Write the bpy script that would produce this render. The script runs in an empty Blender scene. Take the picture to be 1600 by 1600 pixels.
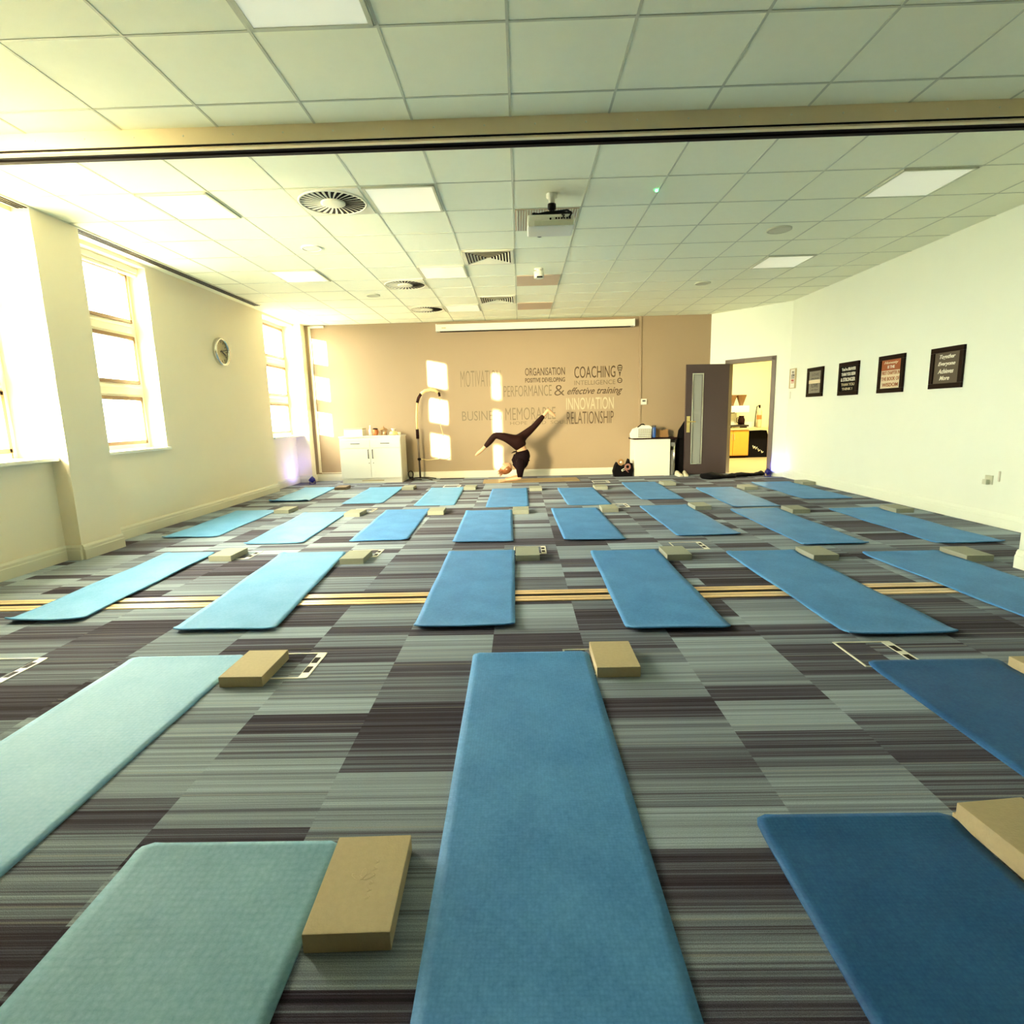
import bpy, bmesh, math, random
from mathutils import Vector, Matrix
random.seed(7)
S = bpy.context.scene
C = S.collection
PI = math.pi

# ------------------------------------------------------------ camera, world, sun, exposure
FPX, PITCH, YAW, ROLL, EYE = 881.07, 0.1692, -0.0187, -0.0254, 1.1937
cy, sy, cp, sp = math.cos(YAW), math.sin(YAW), math.cos(PITCH), math.sin(PITCH)
Fv = Vector((sy*cp, cy*cp, -sp)); Rv = Vector((cy, -sy, 0)); Uv = Rv.cross(Fv)
c_, s_ = math.cos(ROLL), math.sin(ROLL)
R2 = Rv*c_ + Uv*s_; U2 = Uv*c_ - Rv*s_
cam_d = bpy.data.cameras.new('camera'); cam = bpy.data.objects.new('camera', cam_d); C.objects.link(cam)
M = Matrix((R2, U2, -Fv)).transposed().to_4x4(); M.translation = Vector((0, 0, EYE))
cam.matrix_world = M
cam_d.sensor_width = 36; cam_d.sensor_fit = 'HORIZONTAL'; cam_d.lens = FPX/1600*36
cam_d.clip_start = .05
S.camera = cam

W = bpy.data.worlds.new('sky'); S.world = W; W.use_nodes = True
bg = W.node_tree.nodes['Background']
# bright hazy sky above, dimmer ground below the horizon
wt = W.node_tree; wc = wt.nodes.new('ShaderNodeTexCoord'); wsx = wt.nodes.new('ShaderNodeSeparateXYZ'); wr = wt.nodes.new('ShaderNodeValToRGB')
wt.links.new(wc.outputs['Generated'], wsx.inputs[0]); wm = wt.nodes.new('ShaderNodeMath'); wm.operation = 'MULTIPLY_ADD'; wm.inputs[1].default_value = .5; wm.inputs[2].default_value = .5
wt.links.new(wsx.outputs[2], wm.inputs[0]); wt.links.new(wm.outputs[0], wr.inputs[0]); wt.links.new(wr.outputs[0], bg.inputs[0])
wr.color_ramp.elements[0].position = .44; wr.color_ramp.elements[0].color = (.30, .30, .22, 1)
wr.color_ramp.elements[1].position = .52; wr.color_ramp.elements[1].color = (1, .985, .78, 1)
bg.inputs[1].default_value = 16.0

sun_d = bpy.data.lights.new('sun', 'SUN'); sun_d.energy = 26; sun_d.angle = math.radians(.7)
sun_d.color = (1, .86, .50)
sun = bpy.data.objects.new('sun', sun_d); C.objects.link(sun)
sun.rotation_euler = Vector((.482, .868, -.104)).to_track_quat('-Z', 'Y').to_euler()
sun.location = (-12, -12, 6)

S.view_settings.view_transform = 'Standard'; S.view_settings.look = 'None'
S.view_settings.gamma = 1; S.view_settings.use_curve_mapping = False
S.view_settings.exposure = 1.78

# added area lamp imitating low sun scattered by the blind off frame left
sd = bpy.data.lights.new('added_window_glow', 'AREA'); sd.shape = 'RECTANGLE'; sd.size = 1.0; sd.size_y = 1.7; sd.energy = 40; sd.color = (1, .86, .5); sd.spread = math.radians(50)
so_ = bpy.data.objects.new('added_window_glow', sd); C.objects.link(so_); so_.location = (-3.98, 2.25, 1.95)
so_.rotation_euler = Vector((.482, .868, -.10)).to_track_quat('-Z', 'Y').to_euler()
YB, HC, XL, XR = 11.19, 2.99, -4.24, 4.66
WIN = [(1.65, 2.85), (3.72, 4.93), (5.58, 6.74), (9.69, 10.97)]   # openings along the left wall
ZW0, ZW1 = .93, 2.95
for a, b in WIN:                                   # sky portals in the window openings
    ld = bpy.data.lights.new('window_portal', 'AREA'); ld.shape = 'RECTANGLE'
    ld.size = b-a; ld.size_y = ZW1-ZW0; ld.cycles.is_portal = True
    lo = bpy.data.objects.new('window_portal', ld); C.objects.link(lo)
    lo.location = (-4.56, (a+b)/2, (ZW0+ZW1)/2)
    lo.rotation_euler = Vector((1, 0, 0)).to_track_quat('-Z', 'Z').to_euler()

# ------------------------------------------------------------ materials
def mat(name, col, rough=.6, metal=0, spec=.5, noise=None, bump=None, emit=None, trans=0, alpha=1, sheen=0):
    m = bpy.data.materials.new(name); m.use_nodes = True
    nt = m.node_tree; p = nt.nodes['Principled BSDF']
    p.inputs['Base Color'].default_value = (*col, 1)
    p.inputs['Roughness'].default_value = rough; p.inputs['Metallic'].default_value = metal
    p.inputs['Specular IOR Level'].default_value = spec
    p.inputs['Transmission Weight'].default_value = trans; p.inputs['Alpha'].default_value = alpha
    if sheen: p.inputs['Sheen Weight'].default_value = sheen
    if emit:
        p.inputs['Emission Color'].default_value = (*emit[0], 1); p.inputs['Emission Strength'].default_value = emit[1]
    if noise or bump:
        tc = nt.nodes.new('ShaderNodeTexCoord')
        n = nt.nodes.new('ShaderNodeTexNoise'); nt.links.new(tc.outputs['Object'], n.inputs['Vector'])
        n.inputs['Detail'].default_value = 5
    if noise:   # (scale, amount)
        n.inputs['Scale'].default_value = noise[0]
        mx = nt.nodes.new('ShaderNodeMix'); mx.data_type = 'RGBA'
        a = noise[1]
        mx.inputs[6].default_value = (*[c*(1-a) for c in col], 1); mx.inputs[7].default_value = (*[min(1, c*(1+a)) for c in col], 1)
        nt.links.new(n.outputs['Fac'], mx.inputs[0]); nt.links.new(mx.outputs[2], p.inputs['Base Color'])
    if bump:    # (scale, strength)
        nb = nt.nodes.new('ShaderNodeTexNoise'); nb.inputs['Scale'].default_value = bump[0]
        nt.links.new(tc.outputs['Object'], nb.inputs['Vector'])
        b = nt.nodes.new('ShaderNodeBump'); b.inputs['Strength'].default_value = bump[1]; b.inputs['Distance'].default_value = .004
        nt.links.new(nb.outputs['Fac'], b.inputs['Height']); nt.links.new(b.outputs['Normal'], p.inputs['Normal'])
    return m

M_ = {}
def dm(k, *a, **kw): M_[k] = mat(k, *a, **kw)
dm('wall_paint', (.88, .80, .60), .75, noise=(3, .015))
dm('wall_paint_right', (.84, .90, .76), .6, noise=(3, .015))
dm('brown_paint', (.36, .265, .165), .7, noise=(3, .02))
dm('unseen_dark_wall', (.10, .075, .05), .8)
dm('ceiling_tile', (.95, .97, .75), .85, noise=(14, .02), bump=(220, .15))
dm('grid_metal', (.60, .62, .46), .5)
dm('skirting', (.72, .70, .56), .45)
dm('white_gloss', (.84, .84, .74), .3)
dm('window_frame', (.80, .76, .58), .35)
dm('window_sash', (.20, .115, .05), .45)
dm('beam', (.84, .70, .44), .6, noise=(6, .03))
dm('dark', (.008, .005, .004), .6, spec=.12)
dm('black_plastic', (.007, .006, .007), .35, spec=.12)
dm('dark_metal', (.05, .04, .035), .4, metal=.6)
dm('chrome', (.7, .68, .6), .25, metal=1)
dm('brass', (.75, .6, .25), .3, metal=1)
dm('white_plastic', (.80, .80, .68), .4)
dm('panel', (.90, .92, .78), .35, emit=((1, 1, .8), .08))
dm('vent_white', (.78, .77, .60), .45)
dm('pink_tile', (.62, .47, .32), .8, noise=(8, .04))
dm('block_foam', (.52, .43, .26), .75, noise=(60, .10), bump=(160, .3))
dm('block_grey', (.33, .35, .28), .75, noise=(60, .08))
dm('block_dark', (.20, .15, .10), .75, noise=(60, .08))
dm('tan_mat', (.36, .27, .15), .7, noise=(20, .06))
dm('door_grey', (.065, .042, .042), .4, noise=(5, .05))
dm('frame_grey', (.16, .12, .085), .45)
dm('vision_glass', (.30, .32, .30), .12)
dm('cream_wall', (.86, .82, .55), .8)
dm('kitchen_floor', (.45, .36, .20), .5, noise=(4, .1))
dm('yellow_wood', (.72, .36, .045), .5, noise=(9, .08))
dm('worktop', (.55, .45, .25), .5)
dm('strip_wood', (.85, .60, .32), .3, noise=(25, .12))
dm('letter_brown', (.10, .062, .03), .5)
dm('letter_soft', (.20, .15, .085), .5)
dm('letter_cream', (.50, .43, .28), .5)
dm('picture_frame', (.010, .003, .002), .35, spec=.12)
dm('print_grey', (.24, .22, .17), .6, noise=(40, .2))
dm('print_black', (.006, .005, .005), .6, spec=.12)
dm('print_orange', (.36, .09, .02), .6, noise=(20, .15))
dm('print_taupe', (.10, .075, .045), .6, noise=(40, .1))
dm('print_cream', (.75, .64, .42), .6)
dm('ink_white', (.85, .82, .68), .6)
dm('ink_red', (.5, .08, .05), .6)
dm('ink_grey', (.10, .09, .08), .6)
dm('skin', (.62, .36, .20), .5)
dm('leggings', (.018, .005, .004), .75, spec=.12)
dm('top_cloth', (.007, .002, .003), .85, spec=.12)
dm('hair', (.30, .10, .03), .5, noise=(60, .3))
dm('blue_body', (.01, .01, .22), .4)
dm('blue_lens', (.05, .06, .9), .3, emit=((.18, .16, 1), 9))
dm('black_cloth', (.004, .0035, .0045), .9, spec=.12, bump=(40, .6))
dm('cream_leather', (.78, .72, .55), .5)
dm('orange_pot', (.55, .17, .05), .4)
dm('wicker', (.35, .19, .07), .7, noise=(60, .4))
dm('paper_white', (.85, .83, .70), .7)
dm('bottle_blue', (.02, .10, .42), .3)
dm('led_green', (.1, .8, .3), .3, emit=((.1, 1, .35), 3))
dm('brown_glass', (.16, .08, .03), .15)
dm('cardboard', (.55, .45, .28), .7)
dm('grey_cloth', (.22, .22, .22), .9)
dm('lamp_shade', (.80, .66, .30), .5)
dm('plant_pink', (.35, .16, .13), .7)

# glass: thin, clear
g = bpy.data.materials.new('window_glass'); g.use_nodes = True; nt = g.node_tree; nt.nodes.clear()
o = nt.nodes.new('ShaderNodeOutputMaterial'); tr = nt.nodes.new('ShaderNodeBsdfTransparent'); gl = nt.nodes.new('ShaderNodeBsdfGlossy')
gl.inputs['Roughness'].default_value = .02; mx = nt.nodes.new('ShaderNodeMixShader'); mx.inputs[0].default_value = .05
nt.links.new(tr.outputs[0], mx.inputs[1]); nt.links.new(gl.outputs[0], mx.inputs[2]); nt.links.new(mx.outputs[0], o.inputs[0])
M_['glass'] = g

class NT:
    """small helper for building math node chains"""
    def __init__(s, m): s.nt = m.node_tree
    def n(s, t, **kw):
        x = s.nt.nodes.new(t)
        for k, v in kw.items(): setattr(x, k, v)
        return x
    def l(s, a, b): s.nt.links.new(a, b)
    def m(s, op, a, b=None, c=None):
        x = s.n('ShaderNodeMath', operation=op)
        for i, v in enumerate((a, b, c)):
            if v is None: continue
            if isinstance(v, (int, float)): x.inputs[i].default_value = v
            else: s.l(v, x.inputs[i])
        return x.outputs[0]
    def vec(s, x, y, z=0):
        c = s.n('ShaderNodeCombineXYZ')
        for i, v in enumerate((x, y, z)):
            if isinstance(v, (int, float)): c.inputs[i].default_value = v
            else: s.l(v, c.inputs[i])
        return c.outputs[0]
    def white(s, v):
        w = s.n('ShaderNodeTexWhiteNoise', noise_dimensions='3D'); s.l(v, w.inputs['Vector']); return w.outputs['Value']
    def noise(s, v, scale=1, detail=2):
        w = s.n('ShaderNodeTexNoise'); s.l(v, w.inputs['Vector']); w.inputs['Scale'].default_value = scale; w.inputs['Detail'].default_value = detail
        return w.outputs['Fac']
    def ramp(s, f, stops, interp='LINEAR'):
        r = s.n('ShaderNodeValToRGB'); s.l(f, r.inputs[0]); cr = r.color_ramp; cr.interpolation = interp
        while len(cr.elements) < len(stops): cr.elements.new(.5)
        for e, (p, c) in zip(cr.elements, stops): e.position = p; e.color = (*c, 1)
        return r.outputs[0]

# carpet: 48 cm tiles with bands of different tone and fine cross stripes
cm = bpy.data.materials.new('striped_carpet'); cm.use_nodes = True
k = NT(cm); P = cm.node_tree.nodes['Principled BSDF']
tc = k.n('ShaderNodeTexCoord'); sx = k.n('ShaderNodeSeparateXYZ'); k.l(tc.outputs['Object'], sx.inputs[0])
X, Y = sx.outputs[0], sx.outputs[1]
col = k.m('FLOOR', k.m('DIVIDE', k.m('ADD', X, 20.25), .478))
rc = k.white(k.vec(col, 3.3))
b1 = k.m('FLOOR', k.m('ADD', k.m('DIVIDE', Y, .49), k.m('MULTIPLY', rc, 3)))
inb = k.m('FRACT', k.m('ADD', k.m('DIVIDE', Y, .49), k.m('MULTIPLY', rc, 3)))
t1 = k.white(k.vec(col, b1, 1.7))
split = k.m('ADD', k.m('MULTIPLY', k.white(k.vec(col, b1, 9.1)), .3), .15)
half = k.m('ADD', k.m('GREATER_THAN', inb, split), k.m('GREATER_THAN', inb, k.m('ADD', split, .33)))
t2 = k.white(k.vec(col, k.m('ADD', k.m('MULTIPLY', b1, 3), half), 5.5))
tone = k.m('ADD', k.m('ADD', k.m('MULTIPLY', t1, .2), .07), k.m('MULTIPLY', t2, .66))
st1 = k.noise(k.vec(k.m('ADD', k.m('MULTIPLY', X, .25), k.m('MULTIPLY', col, 7)), k.m('MULTIPLY', Y, 38), 0), 1, 4)
st2 = k.noise(k.vec(k.m('MULTIPLY', X, .5), k.m('MULTIPLY', Y, 190), 4), 1, 1)
tone2 = k.m('ADD', tone, k.m('MULTIPLY', k.m('SUBTRACT', st1, .5), 1.0))
tone2 = k.m('ADD', tone2, k.m('MULTIPLY', k.m('SUBTRACT', st2, .5), .75))
base = k.ramp(tone2, [(0, (.014, .009, .018)), (.16, (.034, .025, .044)), (.34, (.075, .070, .105)), (.56, (.18, .215, .27)), (1, (.40, .50, .60))])
line = k.m('GREATER_THAN', k.white(k.vec(k.m('FLOOR', k.m('DIVIDE', Y, .0065)), b1, k.m('FLOOR', k.m('MULTIPLY', col, 1)))), .975)
mx = k.n('ShaderNodeMix', data_type='RGBA'); k.l(k.m('MULTIPLY', line, .3), mx.inputs[0]); k.l(base, mx.inputs[6]); mx.inputs[7].default_value = (.42, .42, .38, 1)
sp_ = k.noise(tc.outputs['Object'], 420, 2)
mx2 = k.n('ShaderNodeMix', data_type='RGBA', blend_type='MULTIPLY'); mx2.inputs[0].default_value = 1
k.l(mx.outputs[2], mx2.inputs[6]); k.l(k.ramp(sp_, [(.25, (.6, .6, .6)), (.75, (1.35, 1.35, 1.35))]), mx2.inputs[7])
k.l(mx2.outputs[2], P.inputs['Base Color']); P.inputs['Roughness'].default_value = .95; P.inputs['Specular IOR Level'].default_value = .15
P.inputs['Sheen Weight'].default_value = .05; P.inputs['Sheen Roughness'].default_value = .5
bp = k.n('ShaderNodeBump'); bp.inputs['Strength'].default_value = .5; bp.inputs['Distance'].default_value = .004
k.l(k.m('ADD', sp_, k.m('MULTIPLY', st2, .6)), bp.inputs['Height']); k.l(bp.outputs[0], P.inputs['Normal'])
M_['carpet'] = cm

# yoga mat: blue foam with a dimpled weave
def mat_yoga(name, ca, cb, size=.0105):
    ym = bpy.data.materials.new(name); ym.use_nodes = True
    k = NT(ym); P = ym.node_tree.nodes['Principled BSDF']
    tc = k.n('ShaderNodeTexCoord'); v = k.n('ShaderNodeTexVoronoi'); k.l(tc.outputs['Object'], v.inputs['Vector'])
    v.inputs['Scale'].default_value = 1/size; v.inputs['Randomness'].default_value = .35
    big = k.noise(tc.outputs['Object'], 3.5, 3); fine = k.noise(tc.outputs['Object'], 260, 2)
    f = k.m('ADD', k.m('MULTIPLY', big, .7), k.m('MULTIPLY', v.outputs['Distance'], -.35)); f = k.m('ADD', f, k.m('MULTIPLY', fine, .35)); f = k.m('ADD', f, k.m('MULTIPLY', k.m('SUBTRACT', k.noise(tc.outputs['Object'], 70, 3), .5), .45))
    k.l(k.ramp(f, [(.1, ca), (.75, cb)]), P.inputs['Base Color'])
    P.inputs['Roughness'].default_value = .6; P.inputs['Specular IOR Level'].default_value = .28
    bp = k.n('ShaderNodeBump'); bp.inputs['Strength'].default_value = .3; bp.inputs['Distance'].default_value = .002
    k.l(k.m('ADD', v.outputs['Distance'], k.m('MULTIPLY', fine, .3)), bp.inputs['Height']); k.l(bp.outputs[0], P.inputs['Normal'])
    return ym
M_['mat_blue'] = mat_yoga('mat_blue', (.05, .22, .54), (.12, .38, .78))
M_['mat_blue_sheen'] = mat_yoga('mat_blue_sheen', (.10, .35, .66), (.20, .49, .82))  # blue mat with the window sheen mixed into its colour, left side
M_['mat_aqua_sheen'] = mat_yoga('mat_aqua_sheen', (.20, .46, .72), (.34, .60, .84), .019)  # same blue foam, window light painted in as a paler tint
M_['mat_mint_sheen'] = mat_yoga('mat_mint_sheen', (.14, .33, .46), (.27, .52, .68), .019)  # same blue foam, yellowish window reflection painted in as mint
M_['mat_blue_shaded'] = mat_yoga('mat_blue_shaded', (.012, .085, .27), (.035, .17, .42))  # same blue foam, shade of the right side painted in

# ------------------------------------------------------------ mesh helpers
class MB:
    def __init__(s): s.bm = bmesh.new()
    def box(s, x0, x1, y0, y1, z0, z1, mi=0, bev=0, rot=None):
        r = bmesh.ops.create_cube(s.bm, size=1); vs = r['verts']
        bmesh.ops.scale(s.bm, vec=(x1-x0, y1-y0, z1-z0), verts=vs)
        ctr = Vector(((x0+x1)/2, (y0+y1)/2, (z0+z1)/2))
        if rot is not None: bmesh.ops.rotate(s.bm, cent=(0, 0, 0), matrix=rot, verts=vs)
        bmesh.ops.translate(s.bm, vec=ctr, verts=vs)
        fs = set(f for v in vs for f in v.link_faces)
        for f in fs: f.material_index = mi
        if bev:
            es = list(set(e for v in vs for e in v.link_edges))
            r = bmesh.ops.bevel(s.bm, geom=es, offset=bev, segments=2, affect='EDGES', profile=.7)
            for f in r['faces']: f.material_index = mi
        return s
    def tube(s, pts, rad, mi=0, n=10, cap=True, flat=1):
        pts = [Vector(p) for p in pts]
        if isinstance(rad, (int, float)): rad = [rad]*len(pts)
        rings = []; up = None
        for i, p in enumerate(pts):
            t = (pts[min(i+1, len(pts)-1)]-pts[max(i-1, 0)]).normalized()
            if up is None:
                up = Vector((0, 0, 1)) if abs(t.z) < .9 else Vector((1, 0, 0))
            a = t.cross(up).normalized(); b = a.cross(t).normalized(); up = b
            rings.append([s.bm.verts.new(p + (a*math.cos(2*PI*j/n) + b*math.sin(2*PI*j/n)*flat)*rad[i]) for j in range(n)])
        for i in range(len(rings)-1):
            for j in range(n):
                f = s.bm.faces.new((rings[i][j], rings[i][(j+1) % n], rings[i+1][(j+1) % n], rings[i+1][j])); f.material_index = mi; f.smooth = True
        if cap:
            for r in (rings[0][::-1], rings[-1]):
                f = s.bm.faces.new(r); f.material_index = mi
        return s
    def lathe(s, prof, c=(0, 0, 0), mi=0, n=24, a=None):
        """prof: (r, z) pairs; a: optional matrix"""
        a = a or Matrix.Identity(3); c = Vector(c); rings = []
        for r, z in prof:
            if r < 1e-5: rings.append([s.bm.verts.new(c + a @ Vector((0, 0, z)))])
            else: rings.append([s.bm.verts.new(c + a @ Vector((r*math.cos(2*PI*j/n), r*math.sin(2*PI*j/n), z))) for j in range(n)])
        for u, v in zip(rings, rings[1:]):
            for j in range(n):
                j2 = (j+1) % n
                if len(u) == 1 and len(v) == 1: continue
                if len(u) == 1: q = (u[0], v[j2], v[j])
                elif len(v) == 1: q = (u[j], u[j2], v[0])
                else: q = (u[j], u[j2], v[j2], v[j])
                f = s.bm.faces.new(q); f.material_index = mi; f.smooth = True
        return s
    def quad(s, pts, mi=0):
        f = s.bm.faces.new([s.bm.verts.new(p) for p in pts]); f.material_index = mi; return s
    def prism(s, poly, ax, a0, a1, mi=0):
        """poly in the two other axes, extruded along axis ax"""
        def P(u, v, w):
            q = [u, v]; q.insert(ax, w); return Vector(q)
        lo = [s.bm.verts.new(P(u, v, a0)) for u, v in poly]; hi = [s.bm.verts.new(P(u, v, a1)) for u, v in poly]
        n = len(poly)
        for i in range(n):
            f = s.bm.faces.new((lo[i], lo[(i+1) % n], hi[(i+1) % n], hi[i])); f.material_index = mi
        for r in (lo[::-1], hi):
            f = s.bm.faces.new(r); f.material_index = mi
        return s
    def build(s, name, mats, parent=None, loc=None, rz=0):
        bmesh.ops.recalc_face_normals(s.bm, faces=s.bm.faces)
        me = bpy.data.meshes.new(name); s.bm.to_mesh(me); s.bm.free()
        for m in (mats if isinstance(mats, (list, tuple)) else [mats]): me.materials.append(M_[m])
        o = bpy.data.objects.new(name, me); C.objects.link(o)
        if loc: o.location = loc
        o.rotation_euler.z = rz
        if parent: o.parent = parent
        return o

def tag(o, label=None, cat=None, group=None, kind=None):
    for kk, v in (('label', label), ('category', cat), ('group', group), ('kind', kind)):
        if v: o[kk] = v
    return o
def thing(name, label, cat, loc=(0, 0, 0), rz=0, group=None):
    o = bpy.data.objects.new(name, None); C.objects.link(o); o.location = loc; o.rotation_euler.z = rz
    o.empty_display_size = .1
    return tag(o, label, cat, group)
def struct(o, label=None): return tag(o, label, None, None, 'structure')
def copy_tree(o, parent=None):
    c = o.copy(); C.objects.link(c); c.parent = parent
    for ch in list(o.children): copy_tree(ch, c)
    return c

# ------------------------------------------------------------ room shell
struct(MB().prism([(-4.8, -1.75), (5.0, -1.75), (5.0, 10.05), (4.66, 10.05), (3.66, YB), (3.66, 11.5), (-4.8, 11.5)], 2, -.12, 0).build('floor', 'carpet'))
struct(MB().prism([(-4.8, -1.75), (5.0, -1.75), (5.0, 10.05), (4.80, 10.05), (3.72, 11.3), (3.66, 11.5), (-4.8, 11.5)], 2, HC, HC+.12).build('ceiling', 'ceiling_tile'))
# suspended grid of tee bars
GX, GY = -.021, 4.749
def grid(y_lo, y_hi):
    b = MB()
    for i in range(-7, 9):
        x = GX+.6*i
        if XL+.15 < x < XR:
            yh = min(y_hi, YB - max(0, x-3.66)*1.14)
            b.box(x-.007, x+.007, y_lo, yh, HC-.003, HC+.001)
    j = math.ceil((y_lo-GY)/.6)
    while GY+.6*j < y_hi:
        y = GY+.6*j
        b.box(XL+.2, min(XR, 3.66+(YB-y)/1.14), y-.007, y+.007, HC-.0027, HC+.001); j += 1
    return b
struct(grid(3.92, YB).build('trim_1', 'grid_metal')); struct(grid(-1.6, 3.80).build('trim_2', 'grid_metal'))

# left wall pieces, X from the room face to the outer face -4.5
XO = -4.50
b = MB()
def wl(x, y0, y1, z0=0, z1=HC): b.box(XO, x, y0, y1, z0, z1)
wl(-4.15, -1.7, 1.65); wl(-4.15, 1.65, 2.85, 0, ZW0-.03); wl(-4.15, 1.65, 2.85, ZW1, HC); wl(-4.15, 2.85, 3.72)
wl(-4.15, 3.72, 4.93, 0, ZW0-.03); wl(-4.15, 3.72, 4.93, ZW1, HC)
wl(-4.00, 4.93, 5.45)                       # pillar
wl(XL, 5.45, 5.58); wl(XL, 5.58, 6.74, 0, ZW0-.03); wl(XL, 5.58, 6.74, ZW1, HC)
wl(XL, 6.74, 9.69); wl(-4.36, 9.69, 10.97, 0, ZW0-.03); wl(-4.24, 9.69, 10.97, ZW1, HC)
wl(-4.10, 10.97, 11.5)                      # corner column
struct(b.build('wall_left', 'wall_paint'))
struct(MB().box(-4.10, 3.66, YB, YB+.15, 0, HC).build('wall_back', 'brown_paint'))
b = MB().box(XR, XR+.15, 3.3, 10.05, 0, HC).box(XR, XR+.15, -1.7, 3.3, 0, HC)
struct(b.build('wall_right', 'wall_paint_right'))
struct(MB().box(3.63, XR, 3.55, 4.08, 0, HC, bev=.004).build('wall_partition_pocket', 'wall_paint_right'))
struct(MB().box(-4.8, 5.0, -1.75, -1.6, 0, HC).build('wall_front', 'unseen_dark_wall'))  # unseen wall, made dark and set close to deepen shade near the camera
# angled wall with the doorway: local frame s along the wall, t outward
eA = Vector((3.66, YB, 0)); eS = Vector((.6594, -.7517, 0)); eT = Vector((.7517, .6594, 0))
AW = math.atan2(eS.y, eS.x)
def wall_local(mb, name, m, parent=None):
    return mb.build(name, m, parent, None if parent else eA.copy(), 0 if parent else AW)
# in that local frame: x = s, y = t (outward is +y because eT = rot90(eS))
L_ = 1.5164; D0, D1, DH = .38, 1.22, 2.06
b = MB().box(0, D0, 0, .12, 0, HC).box(D1, L_+.02, 0, .12, 0, HC).box(D0, D1, 0, .12, DH, HC)
struct(wall_local(b, 'wall_door', 'wall_paint_right'))

# skirting boards: board with a rounded top bead
def skirt(pts, name, m='skirting'):
    b = MB()
    for (x0, y0), (x1, y1) in zip(pts, pts[1:]):
        d = Vector((x1-x0, y1-y0, 0)); L = d.length; a = math.atan2(d.y, d.x)
        mt = Matrix.Rotation(a, 3, 'Z'); n0 = len(b.bm.verts)
        b.prism([(-.018, 0), (0, 0), (0, .135), (-.008, .135), (-.018, .115)], 0, -.0, L)
        b.prism([(-.026, .0), (-.018, .0), (-.018, .088), (-.022, .094), (-.026, .088)], 0, 0, L)
        b.bm.verts.ensure_lookup_table(); vs = b.bm.verts[n0:]
        bmesh.ops.rotate(b.bm, cent=(0, 0, 0), matrix=mt, verts=vs); bmesh.ops.translate(b.bm, vec=(x0, y0, 0), verts=vs)
    return struct(b.build(name, m))
# (the room lies on the right of each run)
skirt([(-4.15, -1.6), (-4.15, 4.93)], 'baseboard_left_near')
skirt([(-4.15, 4.93), (-4.00, 4.93), (-4.00, 5.45), (-4.24, 5.45)], 'baseboard_pillar')
skirt([(XL, 5.45), (XL, 9.69), (-4.36, 9.69), (-4.36, 10.97), (-4.10, 10.97), (-4.10, YB)], 'baseboard_left')
skirt([(-4.10, YB), (3.66, YB)], 'baseboard_back')
p0 = eA; q0 = eA+eS*(D0-.06); q1 = eA+eS*(D1+.06)
skirt([(p0.x, p0.y), (q0.x, q0.y)], 'baseboard_door_left')
skirt([(q1.x, q1.y), (XR, 10.05), (XR, 4.08), (3.63, 4.08), (3.63, 3.55)], 'baseboard_right', 'wall_paint_right')

# windows: fixed frame, transoms, three sashes each with a pane, and a sill
def window(n, y0, y1, xin, inner):
    r = MB(); x0, x1 = -4.50, -4.44
    r.box(x0, x1, y0, y0+.06, ZW0, ZW1).box(x0, x1, y1-.06, y1, ZW0, ZW1)
    rows = [(.985, 1.51), (1.665, 2.19), (2.345, 2.89)]
    zs = [ZW0, rows[0][0], rows[0][1], rows[1][0], rows[1][1], rows[2][0], rows[2][1], ZW1]
    for a, c in ((zs[0], zs[1]), (zs[2], zs[3]), (zs[4], zs[5]), (zs[6], zs[7])):
        r.box(x0, x1, y0+.05, y1-.05, a, c)
        if c-a > .1:
            r.box(x1-.004, x1+.012, y0+.06, y1-.06, a+.03, a+.05).box(x1-.004, x1+.012, y0+.06, y1-.06, c-.05, c-.03)
    w = struct(r.build('window_%d' % n, 'window_frame'))
    for a, c in rows:
        s = MB(); f = .035; xa, xb = -4.485, -4.425
        s.box(xa, xb, y0+.055, y0+.055+f, a, c, bev=.003).box(xa, xb, y1-.055-f, y1-.055, a, c, bev=.003)
        s.box(xa, xb, y0+.06, y1-.06, a-.005, a+f, bev=.003).box(xa, xb, y0+.06, y1-.06, c-f, c+.005, bev=.003)
        so = s.build('window_sash', 'window_sash', w)
        MB().box(-4.462, -4.456, y0+.085, y1-.085, a+f-.005, c-f+.005).build('window_pane', 'glass', so)
    sl = MB().box(-4.45, xin+.035, y0-(.03 if n == 3 else 0), y1+(.03 if n == 3 else 0), ZW0-.032, ZW0-.001, bev=.006)
    sl.build('window_sill', 'white_gloss', w)
    return w
for i, (a, c) in enumerate(WIN): window(i+1, a, c, [-4.15, -4.11, XL, -4.24][i], 0)

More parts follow.
